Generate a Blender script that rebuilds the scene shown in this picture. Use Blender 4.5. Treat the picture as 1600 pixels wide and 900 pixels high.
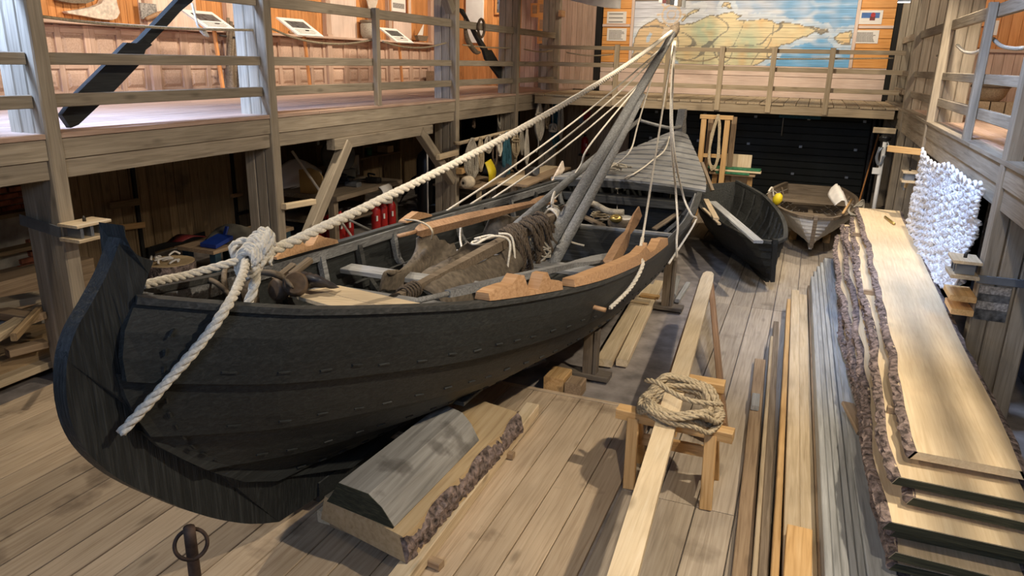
import bpy, math, random
from mathutils import Vector, Matrix, noise
random.seed(7)
for o in list(bpy.data.objects): bpy.data.objects.remove(o)
SC = bpy.context.scene; COL = SC.collection
V = Vector
# ---------------------------------------------------------------- camera
F = 1150.0
d1 = V((1280-800, 105-450, F)).normalized()
dn = V((-95., 3750., F)).normalized()
up_ = -(dn - d1*dn.dot(d1)); up_.normalize()
rt_ = d1.cross(up_)
if rt_.x < 0: rt_ = -rt_
R = Matrix((rt_, d1, up_)).transposed()          # world -> image axes (x right, y down, z forward)
RT = R.transposed()
CAM = V((0, 0, 3.0))
def ray(px, py): return RT @ V((px-800, py-450, F))
def onz(px, py, z=0.):
    d = ray(px, py); return CAM + d*((z-CAM.z)/d.z)
def onx(px, py, x):
    d = ray(px, py); return CAM + d*((x-CAM.x)/d.x)
def ony(px, py, y):
    d = ray(px, py); return CAM + d*((y-CAM.y)/d.y)
def cx_(y): return -2.85 + .04*(y-3.5)            # the big boat's centre plane
def onc(px, py, off=0.):
    d = ray(px, py); t = (-2.85-.14+off)/(d.x-.04*d.y); return CAM + d*t
cd = bpy.data.cameras.new('camera'); cam = bpy.data.objects.new('camera', cd); COL.objects.link(cam)
r3 = RT.to_3x3()
m = Matrix.Identity(4)
for i in range(3):
    m[i][0] = r3[i][0]; m[i][1] = -r3[i][1]; m[i][2] = -r3[i][2]; m[i][3] = CAM[i]
cam.matrix_world = m
cd.sensor_width = 36; cd.lens = F/1600*36; cd.clip_end = 100; cd.clip_start = .05
SC.camera = cam
# ---------------------------------------------------------------- light
vs = SC.view_settings; vs.view_transform = 'Standard'; vs.look = 'None'; vs.gamma = 1; vs.use_curve_mapping = False
vs.exposure = 0.88
w = bpy.data.worlds.new('world'); SC.world = w; w.use_nodes = True
w.node_tree.nodes['Background'].inputs[0].default_value = (.55, .65, .85, 1)
w.node_tree.nodes['Background'].inputs[1].default_value = .25
WARM = (1, .85, .66); NEUT = (1, .865, .68); COOL = (.42, .60, 1)
def lamp(kind, loc, to, power, col, size=.12, angle=100, blend=.6, size_y=None):
    l = bpy.data.lights.new(kind.lower()+'_light', kind); l.energy = power; l.color = col
    if kind == 'SPOT': l.spot_size = math.radians(angle); l.spot_blend = blend; l.shadow_soft_size = size
    elif kind == 'AREA':
        l.size = size
        if size_y: l.shape = 'RECTANGLE'; l.size_y = size_y
    else: l.shadow_soft_size = size
    o = bpy.data.objects.new(kind.lower()+'_light', l); COL.objects.link(o)
    o.location = loc; o.rotation_euler = (V(to)-V(loc)).to_track_quat('-Z', 'Y').to_euler()
    return o
SPOTS = [((1.9, 4.3, 5.0), (-.9, 4.6, 0), 430, 95), ((1.9, 7.2, 5.05), (-1.2, 7.4, 0), 420, 100),
         ((1.5, 10.5, 5.05), (0.2, 11.5, 0), 330, 95), ((-5.6, 8.0, 5.05), (-3.2, 9.0, .8), 380, 95),
         ((-5.4, 3.6, 5.0), (-3.4, 4.2, 1.0), 230, 90), ((1.2, 13.8, 5.05), (-2.2, 13.4, 1), 260, 90),
         ((.4, 1.2, 5.0), (.6, 6.0, .3), 230, 80), ((.3, 8.8, 5.05), (.1, 13.2, .4), 260, 60), ((-.9, 5.2, 5.05), (-6.2, 6.0, 2.2), 260, 85), ((-.9, 10.2, 5.05), (-6.2, 11.0, 2.2), 300, 85), ((-2.6, 12.2, 5.05), (-1.5, 16.3, 2.4), 300, 95), ((-3.6, 9.4, 5.05), (1.6, 9.6, 2.0), 90, 80), ((-5.4, 13.2, 5.05), (-4.2, 13.6, 1.0), 120, 80)]  # the spot aimed at the white dinghy is an added fill to brighten its hull
for a, b, p, an in SPOTS: lamp('SPOT', a, b, p, NEUT, .07, an, .7)
for y, p in ((6.5, 170), (9.5, 170), (12.5, 170), (15.5, 170), (18.2, 120)): lamp('SPOT', (-7.2, y, 5.1), (-10.2, y+.3, 3.1), p, WARM, .1, 120, .8)
for x in (-4.6, -2.7, -.7, 1.0): lamp('SPOT', (x, 16.9, 5.15), (x, 19.6, 3.4), 75, NEUT, .1, 115, .8)
for y in (9.5, 13.0): lamp('SPOT', (2.6, y, 5.1), (3.0, 15.6, 3.0), 70, WARM, .1, 110, .8)
# daylight through the two windows in the wall behind the camera
lamp('AREA', (-8.2, -1.6, 4.0), (-6.6, 7.5, 2.3), 60, COOL, 1.6, size_y=1.4)
lamp('AREA', (-1.2, -1.8, 4.0), (1.7, 8.5, 1.2), 40, COOL, 1.4, size_y=1.4)
# two cold daylight panels under the roof (their housings are built with the lamps below)
PANELS = [((-6.9, 3.2, 5.25), (-6.75, 6.3, 2.3), 120), ((-.3, 6.6, 5.25), (1.45, 8.8, 1.3), 38)]
for a, b, p in PANELS: lamp('AREA', a, b, p, COOL, .9, size_y=.5).data.spread = math.radians(75)
# ---------------------------------------------------------------- materials
MATS = {}
def newmat(name):
    m = bpy.data.materials.new(name); m.use_nodes = True; MATS[name] = m
    nt = m.node_tree; return m, nt, nt.nodes['Principled BSDF']
def N(nt, t, **k):
    n = nt.nodes.new(t)
    for a, b in k.items(): setattr(n, a, b)
    return n
def rgb(c): return (c[0], c[1], c[2], 1)
def ramp(nt, stops):
    r = N(nt, 'ShaderNodeValToRGB'); e = r.color_ramp.elements
    while len(e) < len(stops): e.new(.5)
    for i, (p, c) in enumerate(stops): e[i].position = p; e[i].color = rgb(c)
    return r
def wood(name, dark, base, light, rough=.6, axis=0, sc=1.0, knots=.0, var=.3, bump=.25, stain=None, hue=.02):
    m, nt, b = newmat(name); L = nt.links
    tc = N(nt, 'ShaderNodeTexCoord'); oi = N(nt, 'ShaderNodeObjectInfo')
    mul = N(nt, 'ShaderNodeMath', operation='MULTIPLY'); mul.inputs[1].default_value = 57.0
    L.new(oi.outputs['Random'], mul.inputs[0])
    add = N(nt, 'ShaderNodeVectorMath', operation='ADD'); L.new(tc.outputs['Object'], add.inputs[0]); L.new(mul.outputs[0], add.inputs[1])
    mp = N(nt, 'ShaderNodeMapping'); s = [20*sc]*3; s[axis] = .9*sc; mp.inputs['Scale'].default_value = s
    L.new(add.outputs[0], mp.inputs[0])
    n1 = N(nt, 'ShaderNodeTexNoise'); n1.inputs['Scale'].default_value = 2.2; n1.inputs['Detail'].default_value = 6; n1.inputs['Distortion'].default_value = .7
    L.new(mp.outputs[0], n1.inputs['Vector'])
    rp = ramp(nt, [(.22, dark), (.5, base), (.78, light)]); L.new(n1.outputs['Fac'], rp.inputs[0])
    col = rp.outputs[0]
    n2 = N(nt, 'ShaderNodeTexNoise'); n2.inputs['Scale'].default_value = 1.3; n2.inputs['Detail'].default_value = 3; L.new(add.outputs[0], n2.inputs['Vector'])
    mx = N(nt, 'ShaderNodeMix', data_type='RGBA', blend_type='MULTIPLY'); mx.inputs[0].default_value = 1
    r2 = ramp(nt, [(.3, (.84, .84, .84)), (.7, (1.1, 1.1, 1.1))]); L.new(n2.outputs['Fac'], r2.inputs[0])
    L.new(col, mx.inputs[6]); L.new(r2.outputs[0], mx.inputs[7]); col = mx.outputs[2]
    if knots:
        mk = N(nt, 'ShaderNodeMapping'); s = [5.]*3; s[axis] = 1.7; mk.inputs['Scale'].default_value = s; L.new(add.outputs[0], mk.inputs[0])
        vo = N(nt, 'ShaderNodeTexVoronoi'); vo.inputs['Scale'].default_value = 1; L.new(mk.outputs[0], vo.inputs['Vector'])
        rk = ramp(nt, [(.05, (1, 1, 1)), (.16, (0, 0, 0))]); L.new(vo.outputs['Distance'], rk.inputs[0])
        mm = N(nt, 'ShaderNodeMath', operation='MULTIPLY'); mm.inputs[1].default_value = knots; L.new(rk.outputs[0], mm.inputs[0])
        mx = N(nt, 'ShaderNodeMix', data_type='RGBA'); L.new(mm.outputs[0], mx.inputs[0]); L.new(col, mx.inputs[6]); mx.inputs[7].default_value = rgb([c*.45 for c in dark]); col = mx.outputs[2]
    if stain:
        n3 = N(nt, 'ShaderNodeTexNoise'); n3.inputs['Scale'].default_value = stain[0]; n3.inputs['Detail'].default_value = 5
        ge = N(nt, 'ShaderNodeNewGeometry'); L.new(ge.outputs['Position'], n3.inputs['Vector'])
        rs = ramp(nt, [(stain[1], (0, 0, 0)), (stain[1]+.09, (1, 1, 1))]); L.new(n3.outputs['Fac'], rs.inputs[0])
        mm = N(nt, 'ShaderNodeMath', operation='MULTIPLY'); mm.inputs[1].default_value = stain[3]; L.new(rs.outputs[0], mm.inputs[0])
        mx = N(nt, 'ShaderNodeMix', data_type='RGBA'); L.new(mm.outputs[0], mx.inputs[0]); L.new(col, mx.inputs[6]); mx.inputs[7].default_value = rgb(stain[2]); col = mx.outputs[2]
    hs = N(nt, 'ShaderNodeHueSaturation')
    mr = N(nt, 'ShaderNodeMapRange'); mr.inputs['To Min'].default_value = 1-var/2; mr.inputs['To Max'].default_value = 1+var/2; L.new(oi.outputs['Random'], mr.inputs['Value'])
    L.new(mr.outputs[0], hs.inputs['Value'])
    L.new(col, hs.inputs['Color']); L.new(hs.outputs[0], b.inputs['Base Color'])
    b.inputs['Roughness'].default_value = rough; b.inputs['Specular IOR Level'].default_value = .3
    bp = N(nt, 'ShaderNodeBump'); bp.inputs['Strength'].default_value = bump; bp.inputs['Distance'].default_value = .01
    L.new(n1.outputs['Fac'], bp.inputs['Height']); L.new(bp.outputs[0], b.inputs['Normal'])
    return m
def plain(name, c, rough=.6, metal=0., nscale=8., namp=.35, bump=.15, emit=None, spec=.4, dist=.01, detail=5):
    m, nt, b = newmat(name); L = nt.links
    tc = N(nt, 'ShaderNodeTexCoord'); n = N(nt, 'ShaderNodeTexNoise'); n.inputs['Scale'].default_value = nscale; n.inputs['Detail'].default_value = detail
    L.new(tc.outputs['Object'], n.inputs['Vector'])
    lo = [x*(1-namp) for x in c]; hi = [min(1, x*(1+namp)) for x in c]
    rp = ramp(nt, [(.3, lo), (.7, hi)]); L.new(n.outputs['Fac'], rp.inputs[0]); L.new(rp.outputs[0], b.inputs['Base Color'])
    b.inputs['Roughness'].default_value = rough; b.inputs['Metallic'].default_value = metal; b.inputs['Specular IOR Level'].default_value = spec
    if bump:
        bp = N(nt, 'ShaderNodeBump'); bp.inputs['Strength'].default_value = bump; bp.inputs['Distance'].default_value = dist
        L.new(n.outputs['Fac'], bp.inputs['Height']); L.new(bp.outputs[0], b.inputs['Normal'])
    if emit: b.inputs['Emission Color'].default_value = rgb(c); b.inputs['Emission Strength'].default_value = emit
    return m
wood('beam_grey', (.21, .17, .12), (.32, .265, .195), (.41, .345, .26), .7, knots=.5, var=.22)
wood('post_dark', (.10, .08, .06), (.16, .13, .10), (.22, .18, .14), .7, knots=.5, var=.2)
wood('floor_plank', (.36, .26, .165), (.50, .38, .255), (.58, .46, .32), .55, knots=.6, var=.28, stain=(1.9, .60, (.12, .08, .05), .6))
wood('floor_grey', (.26, .21, .155), (.40, .33, .25), (.48, .41, .32), .6, knots=.4, var=.25, stain=(1.6, .62, (.12, .09, .06), .5))
wood('deck_plank', (.34, .22, .16), (.48, .33, .25), (.58, .43, .34), .5, var=.2)
wood('pine', (.42, .24, .09), (.60, .37, .16), (.70, .47, .23), .5, knots=.5, var=.2)
wood('pine_pale', (.56, .42, .25), (.72, .57, .37), (.80, .67, .48), .55, knots=.6, var=.15)
wood('slab_top', (.62, .46, .27), (.72, .56, .35), (.80, .65, .43), .6, axis=1, var=.1, sc=1.2, knots=.2)
wood('pine_pale_y', (.60, .46, .29), (.72, .57, .37), (.80, .67, .48), .55, axis=1, knots=.6, var=.1, sc=1.2)
wood('board_light_y', (.40, .31, .19), (.50, .39, .25), (.58, .47, .32), .65, axis=1, knots=.3, var=.25, sc=1.2)
wood('board_brown', (.20, .13, .075), (.33, .23, .14), (.44, .32, .2), .65, knots=.4, var=.35)
wood('board_light', (.36, .27, .16), (.50, .39, .25), (.60, .49, .34), .65, knots=.3, var=.25)
wood('board_grey', (.20, .20, .19), (.33, .33, .315), (.44, .44, .43), .65, knots=.2, var=.2)
wood('orange_plank', (.44, .17, .05), (.62, .27, .09), (.72, .36, .14), .45, knots=.45, var=.3)
wood('pink_panel', (.44, .29, .21), (.58, .41, .31), (.67, .49, .39), .5, knots=.45, var=.22)
wood('low_plank', (.17, .11, .055), (.28, .19, .10), (.38, .27, .15), .7, knots=.5, var=.3, stain=(1.2, .6, (.05, .04, .03), .5))
wood('wall_grey', (.075, .07, .075), (.115, .108, .112), (.16, .15, .155), .7, var=.2)
wood('pale_wall', (.60, .44, .36), (.72, .56, .47), (.80, .66, .57), .6, var=.12)
wood('orange_flat', (.62, .26, .06), (.78, .36, .10), (.84, .44, .15), .5, var=.15)
wood('silver', (.12, .12, .118), (.25, .25, .245), (.40, .40, .39), .6, sc=1.4, var=.2, bump=.5)
wood('silver_y', (.08, .08, .078), (.19, .19, .185), (.34, .34, .33), .6, axis=1, sc=1.8, var=.2, bump=.5)
wood('tar', (.014, .015, .014), (.024, .026, .025), (.042, .045, .043), .5, axis=1, sc=1.6, var=.25, bump=.25)
wood('tar_stem', (.014, .015, .014), (.026, .028, .027), (.06, .063, .06), .5, axis=2, sc=1.6, var=.1, bump=.9)
wood('tar_in', (.022, .023, .022), (.045, .046, .043), (.085, .085, .08), .6, axis=1, sc=1.2, var=.3, bump=.5)
wood('tar_x', (.022, .023, .022), (.05, .05, .047), (.095, .095, .09), .55, axis=0, sc=1.2, var=.3, bump=.5)
wood('oar_wood', (.22, .12, .06), (.35, .205, .11), (.47, .30, .18), .5, var=.15)
wood('thole_wood', (.32, .17, .08), (.47, .275, .14), (.58, .37, .21), .5, var=.2)
wood('old_oak', (.10, .075, .05), (.19, .145, .10), (.29, .23, .165), .65, var=.3)
wood('log_grey', (.17, .16, .14), (.28, .265, .235), (.37, .355, .32), .7, axis=1, sc=.8, var=.1, stain=(3.2, .56, (.07, .06, .05), .6))
wood('log_fresh', (.40, .27, .14), (.55, .40, .22), (.62, .47, .28), .65, axis=1, sc=.6, var=.1)
wood('end_green', (.02, .022, .014), (.04, .042, .026), (.09, .085, .05), .8, var=.4, sc=2)
plain('bark', (.20, .15, .13), .9, nscale=22, namp=.85, bump=1.0, dist=.04)
plain('concrete', (.27, .235, .21), .85, nscale=5, namp=.35, bump=.3)
plain('plaster', (.34, .31, .25), .95, nscale=4, namp=.5, bump=.6)
plain('brick', (.30, .10, .05), .9, nscale=9, namp=.5, bump=.5)
plain('garage', (.018, .022, .019), .55, nscale=2, namp=.3, bump=.05)
plain('dark', (.012, .011, .010), .8, nscale=3, namp=.4)
plain('ceiling_dark', (.09, .07, .055), .8, nscale=3, namp=.3)
plain('rope_white', (.72, .66, .55), .85, nscale=60, namp=.2, bump=.5)
plain('rope_manila', (.46, .37, .24), .9, nscale=60, namp=.3, bump=.5)
plain('rope_grey', (.40, .36, .29), .9, nscale=60, namp=.3, bump=.5)
plain('rope_brown', (.095, .07, .048), .95, nscale=60, namp=.4, bump=.6)
plain('rope_blue', (.035, .12, .16), .8, nscale=50, namp=.4, bump=.5)
plain('cloth_brown', (.135, .108, .078), .95, nscale=18, namp=.35, bump=.4)
plain('cloth_white', (.72, .68, .62), .9, nscale=6, namp=.12, bump=.1)
plain('cloth_black', (.035, .035, .042), .45, nscale=14, namp=.4, bump=.3)
plain('net_yarn', (.72, .74, .80), .9, nscale=70, namp=.12, bump=.5)
plain('iron', (.06, .055, .05), .5, .8, nscale=14, namp=.4)
plain('rust', (.075, .045, .03), .75, .3, nscale=18, namp=.6, bump=.4)
plain('galv', (.33, .36, .40), .4, .8, nscale=6, namp=.2)
plain('steel', (.55, .56, .58), .3, .9, nscale=6, namp=.15, bump=0)
plain('red', (.42, .02, .018), .35, nscale=5, namp=.25, bump=0)
plain('darkred', (.10, .012, .012), .5, nscale=5, namp=.25, bump=0)
plain('blue', (.01, .035, .22), .45, nscale=5, namp=.2, bump=0)
plain('bench_blue', (.02, .05, .07), .6, nscale=5, namp=.3, bump=0)
plain('yellow', (.75, .58, .02), .45, nscale=5, namp=.15, bump=0)
plain('black', (.012, .012, .013), .35, nscale=5, namp=.3, bump=0)
plain('green', (.03, .16, .075), .6, nscale=12, namp=.5, bump=.2)
plain('teal', (.02, .16, .13), .6, nscale=12, namp=.4, bump=.2)
plain('white', (.78, .78, .76), .5, nscale=5, namp=.05, bump=0)
plain('boat_white', (.76, .74, .70), .5, nscale=6, namp=.15, bump=.1)
plain('paper', (.80, .76, .70), .7, nscale=3, namp=.04, bump=0)
plain('ink', (.06, .055, .05), .7, nscale=3, namp=.3, bump=0)
plain('ink_grey', (.30, .28, .26), .7, nscale=40, namp=.6, bump=0)
plain('bone', (.66, .56, .46), .8, nscale=16, namp=.3, bump=.6)
plain('brass', (.5, .36, .12), .35, .8, nscale=6, namp=.2, bump=0)
plain('cork', (.62, .52, .38), .8, nscale=14, namp=.2, bump=.3)
plain('leather', (.11, .075, .05), .55, nscale=14, namp=.4, bump=.3)
plain('photo_dark', (.10, .10, .10), .35, nscale=16, namp=.9, bump=0)
plain('photo_sky', (.06, .16, .42), .35, nscale=4, namp=.3, bump=0)
plain('maroon', (.16, .025, .02), .4, nscale=5, namp=.2, bump=0)
plain('cardboard', (.46, .30, .12), .8, nscale=5, namp=.12, bump=0)
plain('concrete_sack', (.10, .09, .07), .9, nscale=5, namp=.3, bump=.3)
plain('lamp_glass', (1, .93, .8), .4, emit=9, bump=0)
plain('window_glass', (.62, .78, 1), .2, emit=2.5, bump=0)
def vcol(name, rough=.6):
    m, nt, b = newmat(name); L = nt.links
    a = N(nt, 'ShaderNodeVertexColor'); a.layer_name = 'Col'
    tc = N(nt, 'ShaderNodeTexCoord'); mp = N(nt, 'ShaderNodeMapping'); mp.inputs['Scale'].default_value = (.8, 4, 14); L.new(tc.outputs['Object'], mp.inputs[0])
    n = N(nt, 'ShaderNodeTexNoise'); n.inputs['Scale'].default_value = 3; n.inputs['Detail'].default_value = 6; L.new(mp.outputs[0], n.inputs['Vector'])
    rp = ramp(nt, [(.3, (.78, .78, .78)), (.7, (1.12, 1.12, 1.12))]); L.new(n.outputs['Fac'], rp.inputs[0])
    mx = N(nt, 'ShaderNodeMix', data_type='RGBA', blend_type='MULTIPLY'); mx.inputs[0].default_value = 1
    L.new(a.outputs['Color'], mx.inputs[6]); L.new(rp.outputs[0], mx.inputs[7]); L.new(mx.outputs[2], b.inputs['Base Color'])
    b.inputs['Roughness'].default_value = rough; b.inputs['Specular IOR Level'].default_value = .2
    return m
vcol('mural')
# ---------------------------------------------------------------- mesh helpers
ID = Matrix.Identity(4)
def link(name, me, mat, parent=None, M=None, smooth=False):
    o = bpy.data.objects.new(name, me); COL.objects.link(o)
    if mat and not me.materials: me.materials.append(MATS[mat])
    if smooth and me.polygons and not me.polygons[0].use_smooth: me.shade_smooth()
    if M is not None: o.matrix_basis = M
    if parent is not None: adopt(o, parent)
    return o
def adopt(o, parent):
    o.parent = parent; o.matrix_parent_inverse = parent.matrix_basis.inverted()
def centre(vs):
    lo = [min(v[i] for v in vs) for i in range(3)]; hi = [max(v[i] for v in vs) for i in range(3)]
    return V(((lo[0]+hi[0])/2, (lo[1]+hi[1])/2, (lo[2]+hi[2])/2))
def obj(name, vs, fs, mat, parent=None, smooth=False):
    """mesh from world-space vertices, origin at its middle"""
    c = centre(vs); me = bpy.data.meshes.new(name); me.from_pydata([tuple(V(v)-c) for v in vs], [], fs); me.update()
    return link(name, me, mat, parent, Matrix.Translation(c), smooth)
def empty(name, loc):
    o = bpy.data.objects.new(name, None); COL.objects.link(o); o.empty_display_size = .1
    o.matrix_basis = Matrix.Translation(V(loc)); return o
def tag(o, label, cat, group=None):
    o['label'] = label; o['category'] = cat
    if group: o['group'] = group
    return o
def thing(name, loc, label, cat, group=None): return tag(empty(name, loc), label, cat, group)
def struct(o): o['kind'] = 'structure'; return o
CACHE = {}
def prism(L, w, h, c, mat):
    k = (round(L, 3), round(w, 3), round(h, 3), round(c, 3), mat)
    if k in CACHE: return CACHE[k]
    a, b = w/2, h/2; c = min(c, a*.6, b*.6)
    sec = [(-a, -b+c), (-a+c, -b), (a-c, -b), (a, -b+c), (a, b-c), (a-c, b), (-a+c, b), (-a, b-c)]
    vs = [(-L/2, y, z) for y, z in sec]+[(L/2, y, z) for y, z in sec]
    fs = [tuple(reversed(range(8)))]; fs = [tuple(range(7, -1, -1)), tuple(range(8, 16))]
    fs += [(i, (i+1) % 8, 8+(i+1) % 8, 8+i) for i in range(8)]
    me = bpy.data.meshes.new('board'); me.from_pydata(vs, [], fs); me.update(); me.materials.append(MATS[mat])
    CACHE[k] = me; return me
def frame(p0, p1, up=(0, 0, 1)):
    p0, p1, up = V(p0), V(p1), V(up); x = (p1-p0).normalized()
    if abs(x.dot(up.normalized())) > .995: up = V((0, 1, 0)) if abs(x.y) < .9 else V((1, 0, 0))
    y = up.cross(x).normalized(); z = x.cross(y)
    M = Matrix((x, y, z)).transposed().to_4x4(); M.translation = (p0+p1)/2
    return M
def beam(name, p0, p1, w, h, mat, parent=None, up=(0, 0, 1), c=.006):
    L = (V(p1)-V(p0)).length
    return link(name, prism(L, w, h, c, mat), None, parent, frame(p0, p1, up))
def box(name, lo, hi, mat, parent=None, c=.004):
    """axis-aligned board, grain along its longest side"""
    lo, hi = V(lo), V(hi); s = hi-lo; mid = (lo+hi)/2
    ax = max(range(3), key=lambda i: s[i]); e = V((0, 0, 0)); e[ax] = s[ax]/2
    if ax == 0: w, h, u = s.y, s.z, (0, 0, 1)
    elif ax == 1: w, h, u = s.x, s.z, (0, 0, 1)
    else: w, h, u = s.x, s.y, (0, 1, 0)
    return beam(name, mid-e, mid+e, w, h, mat, parent, u, c)
def extrude(name, pts, vec, mat, parent=None):
    n = len(pts); vec = V(vec); vs = [V(p) for p in pts]+[V(p)+vec for p in pts]
    nrm = V((0, 0, 0))
    for i in range(n): nrm += (vs[i]-vs[0]).cross(vs[(i+1) % n]-vs[0])
    A = tuple(range(n)); B = tuple(range(n, 2*n))
    if nrm.dot(vec) > 0:
        fs = [A[::-1], B]+[(i, (i+1) % n, n+(i+1) % n, n+i) for i in range(n)]
    else: fs = [A, B[::-1]]+[((i+1) % n, i, n+i, n+(i+1) % n) for i in range(n)]
    return obj(name, vs, fs, mat, parent)
def lathe(name, prof, loc, mat, parent=None, seg=16, axis=(0, 0, 1), smooth=True):
    M = V((0, 0, 1)).rotation_difference(V(axis)).to_matrix().to_4x4(); M.translation = V(loc)
    vs, fs = [], []
    for r, z in prof:
        for k in range(seg): a = 2*math.pi*k/seg; vs.append((r*math.cos(a), r*math.sin(a), z))
    for i in range(len(prof)-1):
        for k in range(seg): fs.append((i*seg+k, i*seg+(k+1) % seg, (i+1)*seg+(k+1) % seg, (i+1)*seg+k))
    fs.append(tuple(range(seg-1, -1, -1))); fs.append(tuple(range((len(prof)-1)*seg, len(prof)*seg)))
    me = bpy.data.meshes.new(name); me.from_pydata(vs, [], fs); me.update()
    o = link(name, me, mat, parent, M)
    if smooth:
        for p in me.polygons: p.use_smooth = len(p.vertices) == 4
    return o
def smooth_pts(pts, per=8, closed=False):
    pts = [V(p) for p in pts]; n = len(pts); out = []
    if n < 3: return pts
    rng = n if closed else n-1
    for i in range(rng):
        if closed: a, b, c, d = pts[(i-1) % n], pts[i], pts[(i+1) % n], pts[(i+2) % n]
        else: a, b, c, d = pts[max(i-1, 0)], pts[i], pts[i+1], pts[min(i+2, n-1)]
        for k in range(per):
            t = k/per
            out.append(.5*((2*b)+(c-a)*t+(2*a-5*b+4*c-d)*t*t+(3*b-a-3*c+d)*t**3))
    if not closed: out.append(pts[-1])
    return out
def frames(pts, closed=False):
    n = len(pts); T = []
    for i in range(n):
        if closed: t = pts[(i+1) % n]-pts[i-1]
        else: t = pts[min(i+1, n-1)]-pts[max(i-1, 0)]
        T.append(t.normalized() if t.length > 1e-9 else V((0, 0, 1)))
    u = T[0].orthogonal().normalized(); out = []
    for t in T:
        u = (u-t*u.dot(t)); u = u.normalized() if u.length > 1e-6 else t.orthogonal().normalized()
        out.append((u.copy(), t.cross(u)))
    return out
def tube_geo(pts, r, sides=6, closed=False, base=0, radii=None):
    fr = frames(pts, closed); vs, fs = [], []; n = len(pts)
    for i, p in enumerate(pts):
        u, v = fr[i]; rr = radii[i] if radii else r
        for k in range(sides):
            a = 2*math.pi*k/sides; vs.append(p+u*(rr*math.cos(a))+v*(rr*math.sin(a)))
    for i in range(n if closed else n-1):
        j = (i+1) % n
        for k in range(sides): fs.append((base+i*sides+k, base+i*sides+(k+1) % sides, base+j*sides+(k+1) % sides, base+j*sides+k))
    if not closed:
        fs.append(tuple(base+k for k in range(sides-1, -1, -1))); fs.append(tuple(base+(n-1)*sides+k for k in range(sides)))
    return vs, fs
def tube(name, pts, r, mat, parent=None, sides=6, per=6, closed=False, radii=None, smooth=True):
    p = smooth_pts(pts, per, closed) if len(pts) > 2 else [V(q) for q in pts]
    rad = None
    if radii:
        rad = []
        for i in range(len(p)):
            t = i/(len(p)-1)*(len(radii)-1); k = min(int(t), len(radii)-2); rad.append(radii[k]+(radii[k+1]-radii[k])*(t-k))
    vs, fs = tube_geo(p, r, sides, closed, 0, rad)
    return obj(name, vs, fs, mat, parent, smooth)
def resample(p, step):
    out = [p[0].copy()]; acc = 0
    for a, b in zip(p, p[1:]):
        d = (b-a).length
        if d < 1e-9: continue
        while acc+d >= step:
            t = (step-acc)/d; a = a+(b-a)*t; out.append(a.copy()); d = (b-a).length; acc = 0
        acc += d
    return out
def twist_geo(pts, r, per=6, pitch=7, strands=3, sides=5, base=0, seg=9):
    p = resample(smooth_pts(pts, per*2), r*pitch/seg); fr = frames(p); vs, fs = [], []
    for s in range(strands):
        line = []
        for i, q in enumerate(p):
            a = 2*math.pi*(i/seg+s/strands); u, v = fr[i]; line.append(q+u*(r*.5*math.cos(a))+v*(r*.5*math.sin(a)))
        a, b = tube_geo(line, r*.56, sides, False, base+len(vs)); vs += a; fs += b
    return vs, fs
def twist(name, pts, r, mat, parent=None, per=6, pitch=7, sides=5, seg=9):
    vs, fs = twist_geo(pts, r, per, pitch, 3, sides, 0, seg)
    return obj(name, vs, fs, mat, parent, True)
def multi(name, lines, r, mat, parent=None, sides=5, per=6, tw=False, pitch=7):
    """one coil or hank: several turns of ONE rope"""
    vs, fs = [], []
    for l in lines:
        if tw: a, b = twist_geo(l, r, per, pitch, 3, 4, len(vs), 7)
        else: a, b = tube_geo(smooth_pts(l, per), r, sides, False, len(vs))
        vs += a; fs += b
    return obj(name, vs, fs, mat, parent, True)
def copy_tree(o, M, label=None):
    c = o.copy(); COL.objects.link(c); old = o.matrix_basis.copy(); c.matrix_basis = M @ old
    if label: c['label'] = label
    def rec(src, dst):
        for ch in [x for x in bpy.data.objects if x.parent == src]:
            k = ch.copy(); COL.objects.link(k); k.parent = dst; rec(ch, k)
    rec(o, c); return c
def rnd(a, b): return random.uniform(a, b)
# ================================================================ structure
DZ = 2.31                                           # gallery deck height
LX, RX, BY = -5.95, 1.50, 16.2                      # inner edges of the three galleries
LP = [4.46, 7.3, 12.3, 15.25, 18.0]                 # post rows, left
RP = [7.15, 12.05, 15.4, 18.7]
floor = struct(obj('floor', *(lambda a, b: ([(x, y, z) for x in (a[0], b[0]) for y in (a[1], b[1]) for z in (a[2], b[2])],
      [(0, 1, 3, 2), (4, 6, 7, 5), (0, 4, 5, 1), (2, 3, 7, 6), (0, 2, 6, 4), (1, 5, 7, 3)]))((-10.6, -2.4, -.35), (4.6, 20.2, -.035)), 'concrete'))
def run(name, parent, x0, x1, y0, y1, wd, th, top, mat, gap=.006, cuts=(), jit=.0):
    n = max(1, round((x1-x0)/wd)); wd = (x1-x0)/n
    for i in range(n):
        ys = [y0]+sorted(c+((i % 3)-1)*.0 for c in cuts if random.random() < .75)+[y1]
        for a, b in zip(ys, ys[1:]):
            if b-a < .05: continue
            box(name, (x0+i*wd+gap/2, a+.003, top-th+rnd(-jit, 0)), (x0+(i+1)*wd-gap/2, b-.003, top+rnd(-jit, 0)), mat, parent, .004)
run('plank', floor, -6.3, -.97, -.4, 6.06, .235, .035, 0, 'floor_plank', .007, (2.2,), .003)
run('plank', floor, -.95, 1.75, -.4, 13.3, .27, .035, 0, 'floor_grey', .008, (4.72, 9.6), .003)
run('plank', floor, -2.3, 1.75, 13.32, 18.9, .25, .035, -.002, 'floor_grey', .008, (15.6,), .003)
box('plank', (-6.3, 6.07, -.03), (-.97, 6.12, .002), 'floor_plank', floor)

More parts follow.
